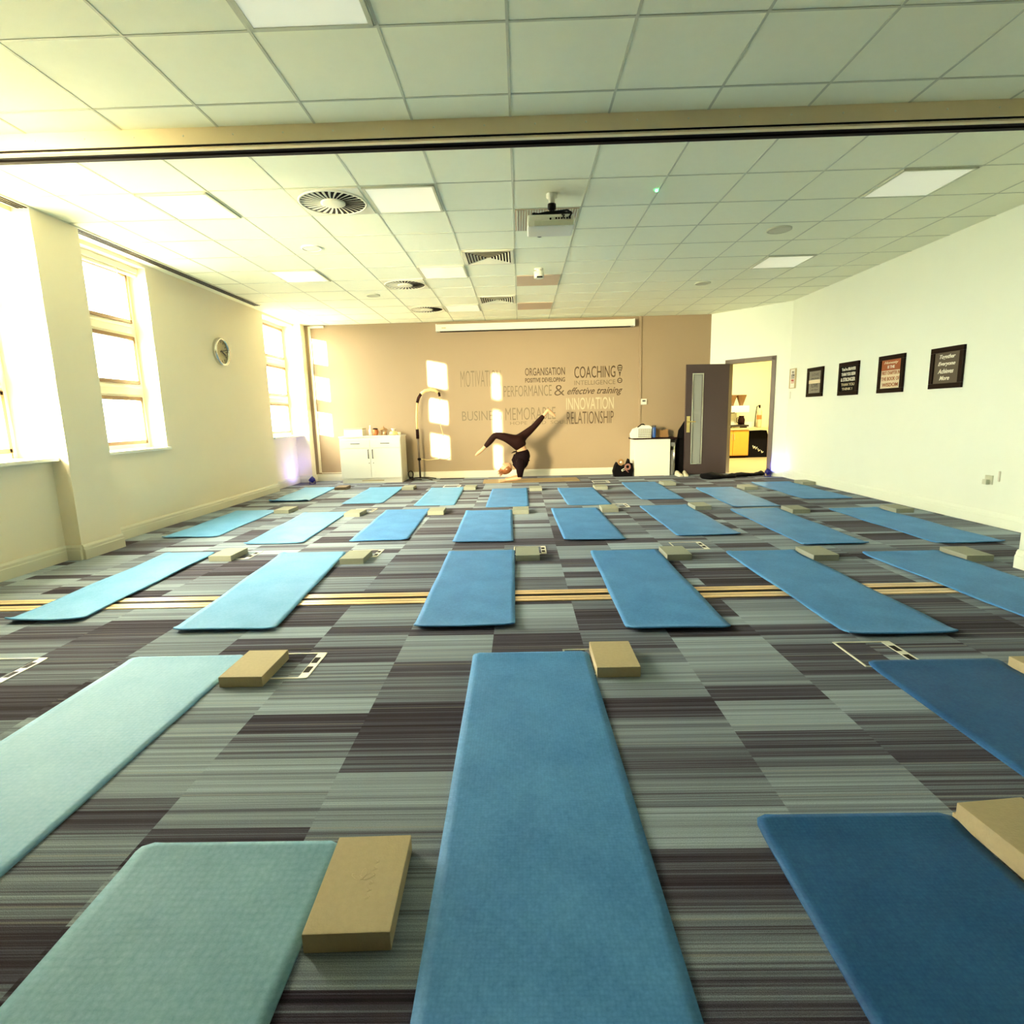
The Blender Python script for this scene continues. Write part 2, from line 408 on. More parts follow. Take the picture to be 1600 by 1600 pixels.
# added unseen blind: stops the sun at this window and glows softly inward
bm_ = bpy.data.materials.new('blind_fabric'); bm_.use_nodes = True; nt = bm_.node_tree; nt.nodes.clear()
o = nt.nodes.new('ShaderNodeOutputMaterial'); tl = nt.nodes.new('ShaderNodeBsdfTranslucent'); df = nt.nodes.new('ShaderNodeBsdfDiffuse'); mx = nt.nodes.new('ShaderNodeMixShader')
tl.inputs[0].default_value = (.55, .55, .47, 1); df.inputs[0].default_value = (.9, .9, .8, 1); mx.inputs[0].default_value = .25
nt.links.new(tl.outputs[0], mx.inputs[1]); nt.links.new(df.outputs[0], mx.inputs[2]); nt.links.new(mx.outputs[0], o.inputs[0]); M_['blind_fabric'] = bm_
for (a, c), lab in zip(WIN[:1], ('added unseen white blind over the window beside the camera',)):
    t = thing('added_blind', lab, 'blind', (-4.33, (a+c)/2, ZW0+.02))
    w_ = (c-a)/2-.005
    MB().box(-.001, .001, -w_, w_, 0, 1.93).build('fabric', 'blind_fabric', t)
    MB().tube([(0, -w_, 1.94), (0, w_, 1.94)], .025, n=12).build('roll', 'window_frame', t)
    MB().box(-.008, .008, -w_, w_, -.01, .012).build('bottom_bar', 'white_plastic', t)
# white roller blind rolled up at the head of the middle window
t = thing('roller_blind', 'rolled-up white blind with hanging cords at the head of the middle window', 'blind', (-4.36, 6.16, 2.84))
MB().box(-.035, .035, -.57, .57, .045, .108, bev=.004).build('headrail', 'white_plastic', t)
MB().tube([(0, -.56, .028), (0, .56, .028)], .022, n=14).build('roll', 'window_frame', t)
for yy in (-.30, .22): MB().tube([(.036, yy, .06), (.040, yy, -.04), (.04, yy+.01, -.13)], .004, n=6).lathe([(0, -.16), (.010, -.155), (.007, -.13), (0, -.128)], (.04, yy+.01, 0), n=8).build('cord', 'white_plastic', t)

# linear slot diffuser along the window side of the ceiling
t = thing('slot_diffuser', 'long slot vent in the ceiling along the window wall', 'air vent', (-4.06, 6.55, HC))
MB().box(-.065, .065, -2.6, 2.6, -.012, 0).build('frame', 'vent_white', t)
for dx in (-.038, -.004, .030): MB().box(dx, dx+.021, -2.58, 2.58, -.016, -.011).build('slot', 'dark', t)

# folding partition header beam and floor strips
b = MB().box(-4.15, XR, 3.79, 3.93, 2.895, HC, 0)
for i in range(28): b.lathe([(0, -.004), (.006, -.004), (.006, .001), (0, .001)], (-3.9+i*.31, 3.79, 2.945), 1, 8, Matrix.Rotation(PI/2, 3, 'X'))
struct(b.build('trim_3', ['beam', 'skirting']))
b = MB().box(-4.15, XR, 3.795, 3.925, 2.882, 2.896, 0).box(-4.15, XR, 3.795, 3.83, 2.872, 2.885, 1).box(-4.15, XR, 3.89, 3.925, 2.872, 2.885, 0)
struct(b.build('trim_4', ['dark', 'beam']))
for i, (y0, y1) in enumerate(((3.515, 3.605), (3.655, 3.735))):
    b = MB(); b.box(-4.12, 3.60, y0, y1, .0, .008, 0, .002); b.box(-4.12, 3.60, (y0+y1)/2-.003, (y0+y1)/2+.003, .0075, .0085, 1)
    tag(b.build('threshold_strip', ['strip_wood', 'letter_brown']), 'pale wooden floor strip across the carpet, the one %s the camera' % ('nearer' if i == 0 else 'farther from'), 'floor strip', 'wooden floor strips')
struct(MB().box(-4.12, 3.60, 3.605, 3.655, 0, .003).build('trim_5', 'dark'))

# wall trunking on the back wall
b = MB().box(2.305, 2.345, YB-.022, YB, .80, HC-.0, bev=.002)
struct(b.build('trim_6', 'brown_paint'))
b = MB().box(-4.03, -3.985, YB-.025, YB, .165, HC-.02, bev=.003).box(-3.985, -3.72, YB-.035, YB, HC-.055, HC-.015, bev=.003).box(-3.985, -3.42, YB-.02, YB, .150, .165)
struct(b.build('trim_7', 'wall_paint'))

# ------------------------------------------------------------ door
dl = MB().box(D0-.055, D0+.02, -.02, .13, 0, DH+.04).box(D1-.02, D1+.055, -.02, .13, 0, DH+.04).box(D0-.055, D1+.055, -.02, .13, DH-.02, DH+.055)
d = struct(wall_local(dl, 'door_1', 'frame_grey'))
hinge = eA + eS*(D0+.03) - eT*.03
leaf_end = Vector((3.15, 10.76, 0)); dv = leaf_end-hinge; dv.z = 0
ang = math.atan2(dv.y, dv.x); W_ = .83
lf = thing('open_door_leaf', 'open dark grey door with a tall narrow glass panel and brass lever', 'door', (hinge.x, hinge.y, 0), ang)
# local x from hinge to free edge; room side (camera) is +y or -y: choose by angle (dv points to -x so +y is towards camera)
b = MB(); T_ = .022; gx0, gx1, gz0, gz1 = .52, .70, .22, 1.86
b.box(0, gx0, -T_, T_, .01, 2.04).box(gx1, W_, -T_, T_, .01, 2.04).box(gx0, gx1, -T_, T_, .01, gz0).box(gx0, gx1, -T_, T_, gz1, 2.04)
b.build('door_panel', 'door_grey', lf)
MB().box(gx0, gx1, -.006, .006, gz0, gz1).build('glass_panel', 'vision_glass', lf)
b = MB(); 
for a0, a1, c0, c1 in ((gx0-.02, gx0, gz0-.02, gz1+.02), (gx1, gx1+.02, gz0-.02, gz1+.02), (gx0, gx1, gz0-.02, gz0), (gx0, gx1, gz1, gz1+.02)):
    b.box(a0, a1, T_, T_+.010, c0, c1)
b.build('glazing_bead', 'chrome', lf)
hb = MB().box(W_-.085, W_-.02, T_, T_+.008, .80, 1.10, bev=.002).build('lock_plate', 'brass', lf)
b = MB().tube([(W_-.05, T_+.006, 1.0), (W_-.05, T_+.055, 1.0), (W_-.07, T_+.06, 1.0), (W_-.17, T_+.058, .998)], .010)
b.build('lever', 'brass', hb)
MB().tube([(W_-.05, -T_, 1.0), (W_-.05, -T_-.055, 1.0), (W_-.17, -T_-.06, .998)], .010).build('lever', 'brass', hb)

# ------------------------------------------------------------ kitchen beyond the doorway
struct(MB().prism([(3.66, 11.36), (3.80, 11.20), (4.76, 10.11), (4.85, 10.05), (8.4, 10.05), (8.4, 15.3), (3.66, 15.3)], 2, -.12, -.002).build('floor_kitchen', 'kitchen_floor'))
struct(MB().box(3.5, 8.5, 15.2, 15.35, 0, HC).build('wall_kitchen_back', 'cream_wall'))
struct(MB().box(3.51, 3.66, 11.35, 15.2, 0, HC).build('wall_kitchen_left', 'cream_wall'))
struct(MB().box(8.3, 8.45, 10.05, 15.2, 0, HC).build('wall_kitchen_right', 'cream_wall'))
struct(MB().box(XR+.15, 8.4, 9.92, 10.05, 0, HC).build('wall_kitchen_front', 'cream_wall'))
struct(MB().prism([(3.5, 11.36), (3.74, 11.33), (4.82, 10.07), (8.4, 10.05), (8.4, 15.3), (3.5, 15.3)], 2, HC, HC+.1).build('ceiling_kitchen', 'cream_wall'))
t = thing('added_kitchen_light', 'added unseen ceiling light brightening the kitchen beyond the doorway', 'light', (5.6, 12.9, HC))  # lamp added out of sight to light the kitchen
MB().box(-.3, .3, -.3, .3, -.03, 0).build('frame', 'white_plastic', t)
ld = bpy.data.lights.new('kitchen_fill_lamp', 'AREA'); ld.shape = 'SQUARE'; ld.size = .55; ld.energy = 62; ld.color = (1, .88, .5)
lo = bpy.data.objects.new('kitchen_fill_lamp', ld); C.objects.link(lo); lo.location = (0, 0, -.04); lo.parent = t
KY = 14.3
t = thing('kitchen_cupboard', 'yellow wooden cupboard on the kitchen floor seen through the doorway', 'cupboard', (5.40, KY, 0))
MB().box(-.50, .30, 0, .6, .06, .70).build('body', 'yellow_wood', t)
MB().box(-.50, .27, .04, .58, 0, .06).build('plinth', 'leggings', t)
b = MB().box(-.49, -.10, -.02, 0, .075, .69, bev=.003).build('door', 'yellow_wood', t); MB().box(-.13, -.115, -.035, -.02, .45, .6).build('handle', 'chrome', b)
b = MB().box(-.09, .29, -.02, 0, .075, .69, bev=.003).build('door', 'yellow_wood', t); MB().box(-.075, -.06, -.035, -.02, .45, .6).build('handle', 'chrome', b)
tag(MB().box(0, 2.3, 0, .66, 0, .045, bev=.004).build('worktop', 'worktop', None, (4.88, KY-.05, .70)), 'pale wooden kitchen worktop carrying the coffee machine', 'worktop')
t = thing('leaning_black_bag', 'black bag with white writing slumped under the kitchen worktop', 'bag', (5.98, KY+.1, 0))
MB().prism([(-.27, 0), (.24, 0), (.26, .5), (.2, .67), (-.22, .66), (-.27, .4)], 1, 0, .3).build('bag_body', 'black_cloth', t)
b = MB()
for (x0, z0, x1, z1) in ((-.13, .30, -.11, .22), (-.11, .22, -.08, .28), (-.08, .28, -.055, .20), (-.055, .2, -.02, .26), (0, .22, .02, .15), (.02, .15, .06, .19), (.09, .17, .10, .11), (.1, .11, .14, .14)):
    b.tube([(x0, -.004, z0), (x1, -.004, z1)], .009, n=5)
b.build('white_writing', 'ink_white', t)
t = thing('coffee_machine', 'coffee brewer with two brown bean hoppers on the kitchen worktop', 'coffee machine', (5.47, KY+.3, .745))
MB().box(-.22, .26, -.2, .2, .03, .075, bev=.006).box(-.2, -.16, -.18, .18, 0, .03).box(.18, .22, -.18, .18, 0, .03).build('drip_tray', 'dark_metal', t)
MB().box(-.20, .02, 0, .2, .07, .40, bev=.01).build('column', 'white_plastic', t)
MB().box(-.20, .26, -.2, .2, .38, .55, bev=.015).build('head', 'white_plastic', t)
MB().tube([(-.22, -.19, .07), (-.22, -.19, .33), (-.19, -.19, .38), (-.1, -.19, .385)], .014).build('rail', 'dark_metal', t)
for dx in (-.12, .12):
    h = MB().lathe([(.05, .55), (.06, .60), (.12, .78), (.125, .80)], (dx, 0, 0), n=20).build('bean_hopper', 'brown_glass', t)
    MB().lathe([(.127, .80), (.127, .82), (0, .825)], (dx, 0, 0), n=20).build('lid', 'brown_glass', h)
b = MB().lathe([(.0, .076), (.075, .08), (.085, .2), (.06, .27), (.065, .30), (0, .30)], (.12, -.06, 0), n=18).build('coffee_jug', 'leggings', t)
MB().tube([(.05, -.09, .26), (-.01, -.1, .25), (-.01, -.1, .15), (.04, -.09, .12)], .01).build('jug_handle', 'black_plastic', b)
t = thing('fire_extinguisher', 'cream and orange canister with a black hose at the kitchen worktop end', 'canister', (6.02, KY+.2, .745))
MB().lathe([(0, 0), (.055, .003), (.06, .02), (.06, .38), (.04, .45), (.02, .48), (0, .48)], n=18).build('canister_body', 'cardboard', t)
MB().tube([(0, 0, .48), (0, 0, .56)], .022).tube([(-.01, -.01, .55), (-.08, -.03, .52), (-.11, -.04, .3), (-.12, -.04, .02)], .012).build('hose', 'black_plastic', t)
MB().lathe([(.0605, .2), (.062, .21), (.062, .3), (.0605, .31)], n=18).build('band', 'orange_pot', t)
t = thing('leaning_board', 'narrow orange wooden board leaning at the right side inside the doorway', 'board', (5.05, 11.62, 0))
MB().box(-.03, .03, -.012, .012, 0, 1.0, bev=.003).build('board', 'yellow_wood', t)
tag(MB().box(-.22, .22, -.01, .01, 0, .14, bev=.004).build('tray', 'white_plastic', None, (5.95, KY+.5, .745)), 'low pale tray standing against the kitchen wall beside the coffee machine', 'tray')

# ------------------------------------------------------------ ceiling fittings
def cell(i, j): return (GX+.6*(i+.5), GY+.6*(j+.5), HC)
def place_first_or_copy(proto, n, loc, label):
    o = proto if n == 0 else copy_tree(proto)
    o.location = loc; o['label'] = label; return o
def light_panel():
    t = thing('ceiling_light_panel', '', 'ceiling light', group='square light panels in the ceiling')
    b = MB(); e = .285
    b.box(-e, e, -e, -e+.02, -.014, 0).box(-e, e, e-.02, e, -.014, 0).box(-e, -e+.02, -e, e, -.014, 0).box(e-.02, e, -e, e, -.014, 0)
    b.build('panel_frame', 'grid_metal', t)
    MB().box(-e+.018, e-.018, -e+.018, e-.018, -.010, -.002).build('diffuser', 'panel', t)
    return t
lp = light_panel()
for n, (i, j, lab) in enumerate([(-2, -4, 'square ceiling light panel cut by the top edge, in front of the beam'),
        (-5, 0, 'square ceiling light panel nearest the left windows, first row past the beam'),
        (-2, 0, 'bright square ceiling light panel beside the large round swirl vent'),
        (5, 0, 'square ceiling light panel at upper right, nearest the right wall'),
        (-5, 4, 'bright square ceiling light panel left of the second swirl vent'),
        (-2, 4, 'bright square ceiling light panel left of the larger square grille'),
        (5, 4, 'square ceiling light panel on the right, beyond the round speaker'),
        (-2, 8, 'square ceiling light panel closest to the projection screen')]):
    place_first_or_copy(lp, n, cell(i, j), lab)

def swirl():
    t = thing('swirl_diffuser', '', 'air vent', group='round swirl vents in the ceiling')
    MB().box(-.285, .285, -.285, .285, -.008, 0, bev=.002).build('plate', 'vent_white', t)
    MB().lathe([(0, -.010), (.262, -.010), (.262, -.0075)], n=48).build('opening', 'dark', t)
    MB().lathe([(.262, -.008), (.262, -.018), (.272, -.016), (.280, -.008)], n=48).build('rim', 'vent_white', t)
    b = MB(); n = 30
    for q in range(n):
        a = 2*PI*q/n
        pts = []
        for r, w, tw in ((.09, .004, 0), (.15, .007, .04), (.21, .0095, .07), (.263, .011, .10)):
            aa = a+tw; rad = Vector((math.cos(aa), math.sin(aa), 0)); tan = Vector((-rad.y, rad.x, 0))
            pts.append((rad*r-tan*w + Vector((0, 0, -.014)), rad*r+tan*w + Vector((0, 0, -.0105))))
        for (p, r_), (s2, u) in zip(pts, pts[1:]): b.quad([p, r_, u, s2])
    b.build('vanes', 'vent_white', t)
    MB().lathe([(0, -.024), (.085, -.024), (.10, -.018), (.10, -.009)], n=32).build('hub', 'vent_white', t)
    return t
sw = swirl()
for n, (j, lab) in enumerate([(0, 'large round swirl vent nearest the beam'), (5, 'round swirl vent in the middle distance, second from the beam'), (8, 'small far round swirl vent nearest the back wall')]):
    place_first_or_copy(sw, n, cell(-3, j), lab)

def sq_vent():
    t = thing('square_grille', '', 'air vent', group='square louvre grilles in the ceiling')
    b = MB(); e = .285
    b.box(-e, e, -e, -e+.035, -.014, 0).box(-e, e, e-.035, e, -.014, 0).box(-e, -e+.035, -e, e, -.014, 0).box(e-.035, e, -e, e, -.014, 0)
    b.build('grille_frame', 'vent_white', t)
    MB().box(-.26, .26, -.26, .26, -.004, -.001).build('opening', 'leggings', t)
    b = MB()
    for q in range(7):
        e = .235-q*.034
        for sgn in (-1, 1):
            b.quad([(-e, sgn*e, -.016), (e, sgn*e, -.016), (e-.016, sgn*(e-.016), -.005), (-e+.016, sgn*(e-.016), -.005)])
            b.quad([(sgn*e, -e, -.016), (sgn*e, e, -.016), (sgn*(e-.016), e-.016, -.005), (sgn*(e-.016), -e+.016, -.005)])
    b.build('louvres', 'vent_white', t)
    return t
sv = sq_vent()
for n, (j, lab) in enumerate([(3, 'larger square louvred grille left of the projector, further back'), (7, 'smaller square louvred grille just above the projection screen')]):
    place_first_or_copy(sv, n, cell(-1, j), lab)
t = thing('ribbed_grille', 'square tan ribbed grille in the ceiling directly behind the projector', 'air vent', cell(0, 1))
MB().box(-.285, .285, -.285, .285, -.006, 0).build('backing', 'pink_tile', t)
b = MB()
for q in range(24): b.box(-.272+q*.0235, -.262+q*.0235, -.275, .275, -.013, -.005)
b.build('ribs', 'vent_white', t)
for n, (j, lab) in enumerate([(5, 'tan ceiling tile just beyond the small ceiling sensor'), (8, 'tan ceiling tile nearest the projection screen')]):
    tag(MB().box(-.285, .285, -.285, .285, -.008, 0).build('tan_ceiling_tile', 'pink_tile', None, cell(0, j)), lab, 'ceiling tile', 'tan ceiling tiles')
sp0 = None
for n, (i, j, r, lab, m) in enumerate([(-3.56, 2.57, .105, 'round white ceiling speaker left of centre, behind the large swirl vent', 'white_plastic'),
        (-3.5, 6.54, .10, 'small round ceiling speaker far left, beyond the second swirl vent', 'grid_metal'),
        (4.48, 2.35, .12, 'round grey ceiling speaker on the right side, nearer the beam', 'grid_metal'),
        (4.44, 6.27, .11, 'small round grey ceiling speaker on the right side, farther from the beam', 'grid_metal')]):
    t = thing('ceiling_speaker', lab, 'speaker', (GX+.6*i, GY+.6*j, HC), 0, 'round ceiling speakers')
    MB().lathe([(r, 0), (r, -.012), (r-.015, -.018), (r-.015, -.012), (r-.02, -.012)], n=32).build('ring', m, t)
    MB().lathe([(r-.015, -.011), (r*.5, -.015), (0, -.016)], n=32).build('mesh_cover', m, t)
tag(MB().lathe([(.012, 0), (.012, -.008), (0, -.012)], n=12).build('indicator_light', 'led_green', None, (GX+1.2-.02, GY+.27, HC-.006)), 'tiny green indicator light on the ceiling grid', 'light')
t = thing('ceiling_sensor', 'small white cylindrical sensor hanging behind the projector', 'sensor', (GX+.6*.49, GY+.6*4.5, HC))
MB().lathe([(0, -.012), (.05, -.012), (.055, 0)], n=20).build('mount', 'white_plastic', t)
MB().lathe([(.03, -.012), (.032, -.03), (.062, -.035), (.062, -.11), (.05, -.115), (0, -.115)], n=20).build('housing', 'white_plastic', t)
MB().box(-.03, .04, -.066, -.058, -.118, -.10).build('lens', 'dark', t)

# projector on a ceiling pole
t = thing('projector', 'white projector hanging from the ceiling on a black bracket', 'projector', (.30, 5.04, HC))
MB().lathe([(.045, 0), (.045, -.03), (.028, -.035), (.028, -.10), (0, -.10)], n=20).build('mounting_pole', 'white_plastic', t)
b = MB().lathe([(0, -.075), (.034, -.078), (.036, -.115), (.02, -.13), (0, -.13)], n=20)
b.tube([(0, 0, -.12), (0, 0, -.17)], .014)
for dx, dy in ((-.15, -.08), (.14, -.09), (-.12, .1), (.15, .1)):
    b.tube([(0, 0, -.15), (dx*.5, dy*.5, -.172), (dx, dy, -.172), (dx, dy, -.195)], .009, n=8)
    b.lathe([(.018, -.185), (.018, -.170), (0, -.168)], (dx, dy, 0), n=10)
b.prism([(-.17, -.196), (.165, -.196), (.15, -.182), (.06, -.160), (-.05, -.165), (-.15, -.182)], 1, -.10, .08)
b.build('bracket', 'black_plastic', t)
body = MB().box(-.205, .175, -.13, .15, -.288, -.195, bev=.018).build('projector_body', 'white_plastic', t)
MB().box(-.15, .17, -.138, -.12, -.285, -.245, bev=.004).build('lower_trim', 'grid_metal', body)
for q in range(6): MB().box(.02+q*.022, .034+q*.022, -.134, -.128, -.236, -.222).build('port', 'dark', body)
MB().lathe([(0, 0), (.008, 0), (.008, .006), (0, .006)], (-.02, -.13, -.232), n=12, a=Matrix.Rotation(PI/2, 3, 'X')).build('round_socket', 'dark', body)
MB().tube([(.0, -.02, -.14), (.05, -.08, -.18), (.09, -.15, -.215), (.08, -.14, -.228)], .007, n=8).tube([(.02, -.01, -.14), (.12, -.1, -.16), (.15, -.15, -.2), (.13, -.14, -.23)], .008, n=8).build('cables', 'black_plastic', t)
MB().lathe([(0, .008), (.04, .008), (.045, 0)], (-.1, .15, -.245), n=20, a=Matrix.Rotation(-PI/2, 3, 'X')).build('lens', 'dark', body)

# projection screen case on the back wall
t = thing('projection_screen_case', 'long white rolled projection screen case at the top of the back wall', 'projection screen', (.315, YB-.142, 2.80))
MB().box(-1.86, 1.86, 0, .13, 0, .125, bev=.012).build('case', 'white_plastic', t)
MB().box(-1.875, -1.855, -.004, .13, -.004, .13, bev=.004).build('end_cap', 'white_gloss', t)
MB().box(1.855, 1.875, -.004, .13, -.004, .13, bev=.004).build('end_cap', 'white_gloss', t)
MB().box(-1.80, 1.80, .03, .09, -.012, .002, bev=.003).build('bottom_bar', 'dark', t)
MB().box(-1.76, -1.68, -.003, .001, .045, .065).build('maker_badge', 'led_green' if False else 'worktop', t)

# ------------------------------------------------------------ lettering on the back wall
FONT = None
def text_mesh(body, x0, z0, x1, z1, mat_, plane='back', shear=0, off=.0025, xpos=None, bold=0, parent=None, origin=None):
    cu = bpy.data.curves.new('t', 'FONT'); cu.body = body; cu.shear = shear; cu.extrude = .001; cu.offset = bold; cu.resolution_u = 3
    ob = bpy.data.objects.new('t', cu); C.objects.link(ob)
    dg = bpy.context.evaluated_depsgraph_get(); me = bpy.data.meshes.new_from_object(ob.evaluated_get(dg))
    bpy.data.objects.remove(ob); bpy.data.curves.remove(cu)
    xs = [v.co.x for v in me.vertices]; ys = [v.co.y for v in me.vertices]
    ax, bx, ay, by = min(xs), max(xs), min(ys), max(ys)
    for v in me.vertices:
        u = x0+(v.co.x-ax)/(bx-ax)*(x1-x0); w = z0+(v.co.y-ay)/(by-ay)*(z1-z0); d = v.co.z
        v.co = Vector((u, -off-d, w)) if plane == 'back' else Vector((-off-d, -u, w))
    me.materials.clear(); me.materials.append(M_[mat_])
    return me
LET = [('ORGANISATION', .11, 1.945, .88, 2.09, 'letter_brown', 0, .006), ('POSITIVE DEVELOPING', .11, 1.815, .88, 1.90, 'letter_brown', 0, .02),
 ('PERFORMANCE', -.31, 1.555, .62, 1.765, 'letter_soft', 0, -.004), ('&', .67, 1.555, .87, 1.755, 'letter_brown', 0, -.01),
 ('MEMORABLE', -.29, 1.105, .69, 1.345, 'letter_soft', 0, -.006), ('HOPE  AND  SOUL', -.20, 1.015, .92, 1.08, 'letter_soft', 0, 0),
 ('COACHING', 1.06, 1.875, 1.85, 2.095, 'letter_brown', 0, .004), ('INTELLIGENCE', 1.06, 1.745, 1.85, 1.83, 'letter_soft', 0, 0),
 ('effective training', .92, 1.53, 1.99, 1.70, 'letter_brown', .45, .012),
 ('INNOVATION', .90, 1.275, 1.82, 1.505, 'letter_cream', 0, .0), ('RELATIONSHIP', .91, 1.0, 1.82, 1.24, 'letter_brown', 0, -.004),
 ('MOTIVATION', -1.14, 1.76, -.36, 2.07, 'letter_soft', 0, -.012), ('BUSINESS', -1.14, 1.115, -.36, 1.30, 'letter_soft', 0, 0)]
for s, x0, z0, x1, z1, m, sh, bo in LET:
    me = text_mesh(s, x0-(x0+x1)/2, 0, x1-(x0+x1)/2, z1-z0, m, shear=sh, bold=bo)
    o = bpy.data.objects.new('wall_lettering', me); C.objects.link(o); o.location = ((x0+x1)/2, YB, z0)
    tag(o, 'wall sticker word reading %s on the brown back wall' % s.replace('  ', ' '), 'wall lettering', 'wall sticker words')
b = MB()
prof = [(1.935, 1.872), (1.915, 1.97), (1.888, 2.03), (1.885, 2.07), (1.90, 2.10), (1.935, 2.112), (1.97, 2.10), (1.985, 2.07), (1.982, 2.03), (1.955, 1.97)]
b.prism([(x-1.935, z-1.872) for x, z in prof], 1, -.004, -.001, 0)
for z, w in ((.19, .033), (.15, .03), (.11, .02)): b.box(-w, w, -.0055, -.003, z, z+.012, 1)
n = 24
for q in range(n):
    a0, a1 = 2*PI*q/n, 2*PI*(q+1)/n
    b.quad([(.05*math.cos(a0), -.004, -.06+.05*math.sin(a0)), (.05*math.cos(a1), -.004, -.06+.05*math.sin(a1)), (.033*math.cos(a1), -.004, -.06+.033*math.sin(a1)), (.033*math.cos(a0), -.004, -.06+.033*math.sin(a0))])
b.box(-.03, .03, -.004, -.001, -.064, -.056)
tag(b.build('wall_lettering', ['letter_brown', 'letter_cream'], None, (1.935, YB, 1.872)), 'brown balloon-shaped exclamation mark sticker on the back wall', 'wall lettering', 'wall sticker words')

t = thing('thermostat', 'small white thermostat on the back wall beside the vertical trunking', 'thermostat', (2.40, YB, 1.34))
MB().box(-.055, .055, -.028, 0, 0, .11, bev=.004).build('casing', 'white_plastic', t)
MB().box(-.03, .03, -.031, -.027, .055, .088).build('display', 'ink_grey', t)

# ------------------------------------------------------------ pictures on the right wall
def picture(y0, y1, z0, z1, label, paper, lines, fm='picture_frame', fw=.055, cat='picture', name='framed_print', hdr=None):
    ym = (y0+y1)/2; w = (y1-y0)/2; h = z1-z0
    t = thing(name, label, cat, (XR, ym, z0), 0, 'framed prints on the right wall')
    b = MB().box(-.028, 0, -w, w, 0, fw, bev=.004).box(-.028, 0, -w, w, h-fw, h, bev=.004).box(-.028, 0, -w, -w+fw, fw, h-fw, bev=.004).box(-.028, 0, w-fw, w, fw, h-fw, bev=.004)
    b.build('frame', fm, t)
    pr = MB().box(-.014, -.002, -w+fw-.004, w-fw+.004, fw-.004, h-fw+.004).build('print', paper, t)
    if hdr:
        MB().box(-.0155, -.0138, -w+fw, w-fw, fw+hdr[0]*(h-2*fw), fw+hdr[1]*(h-2*fw)).build('coloured_area', hdr[2], pr)
    iw = w-fw; ih = h-2*fw
    for s, a, c, d0, d1, m, sh, bo in lines:      # fractions of the print: left, right, bottom, top
        me = text_mesh(s, -iw+2*iw*a, fw+ih*d0, -iw+2*iw*c, fw+ih*d1, m, 'right', sh, .016, bold=bo)
        o = bpy.data.objects.new('printed_words', me); C.objects.link(o); o.parent = pr
    return t
picture(6.14, 6.62, 1.37, 1.81, 'largest dark framed print, taupe, with handwritten white words Together Everyone Achieves More', 'print_taupe',
        [('Together', .2, .82, .76, .93, 'ink_white', .35, .02), ('Everyone', .16, .84, .54, .70, 'ink_white', .35, .02), ('Achieves', .18, .8, .32, .47, 'ink_white', .35, .02), ('More', .26, .66, .1, .24, 'ink_white', .35, .02)])
picture(7.07, 7.56, 1.36, 1.82, 'dark framed orange and cream print with blocks of words, second from the near end', 'print_cream',
        [('Honesty', .14, .85, .83, .95, 'print_cream', .3, .02), ('IS THE', .32, .68, .70, .80, 'ink_white', 0, .02), ('FIRST CHAPTER IN', .04, .96, .48, .60, 'print_orange', 0, .01), ('THE BOOK OF', .04, .96, .27, .40, 'print_orange', 0, .01), ('WISDOM', .1, .9, .06, .19, 'print_orange', 0, .01)], hdr=(.63, 1, 'print_orange'))
picture(8.00, 8.48, 1.36, 1.82, 'all-black framed print with white capitals, third from the near end', 'print_black',
        [("You're BRAVER", .02, .96, .82, .95, 'ink_white', 0, .03), ('THAN YOU SEEM', .02, .96, .62, .75, 'ink_white', 0, .03), ('& STRONGER', .0, .96, .40, .55, 'ink_white', 0, .03), ('THAN YOU', .05, .92, .22, .33, 'print_cream', 0, .01), ('THINK !', .12, .8, .05, .15, 'print_cream', 0, .01)])
picture(8.92, 9.40, 1.37, 1.82, 'dark framed print on mottled grey paper, fourth from the near end', 'print_grey',
        [('LOVE', .25, .8, .78, .9, 'ink_grey', 0, 0), ('what you do', .2, .8, .62, .70, 'ink_grey', .3, 0), ('LIVE', .25, .78, .26, .42, 'ink_grey', 0, .01), ('your dream', .22, .78, .1, .18, 'ink_grey', .3, 0)], hdr=(.44, .6, 'print_cream'))
t = picture(9.80, 10.0, 1.53, 1.86, 'small white notice nearest the doorway with a dark and red block of print', 'paper_white',
        [('FIRE', .3, .75, .78, .9, 'ink_grey', 0, 0), ('ACTION', .2, .8, .6, .74, 'ink_grey', 0, .03), ('IN CASE OF', .2, .8, .50, .57, 'ink_grey', 0, .02), ('FIRE', .2, .8, .33, .46, 'ink_red', 0, .04), ('call point', .2, .8, .24, .3, 'ink_red', 0, .02)], 'worktop', .012, 'notice', 'wall_notice')
t['group'] = 'notices'
t = thing('wall_socket', 'white wall socket with a plug low on the right wall', 'socket', (XR, 5.66, .40))
MB().box(-.012, 0, -.045, .045, 0, .09, bev=.003).build('face_plate', 'grid_metal', t)
MB().box(-.05, -.012, -.02, .03, -.0, .05, bev=.006).build('plug', 'grid_metal', t)
tag(MB().box(-.01, 0, -.008, .008, 0, .10).build('cable_clip', 'skirting', None, (XR, 5.545, .44)), 'thin upright cable clip beside the wall socket', 'cable clip')
tag(MB().box(-.01, 0, -.008, .008, 0, .12).build('hanging_tab', 'skirting', None, (XR, 10.0-.02, 1.36)), 'thin strip below the white notice', 'strip')

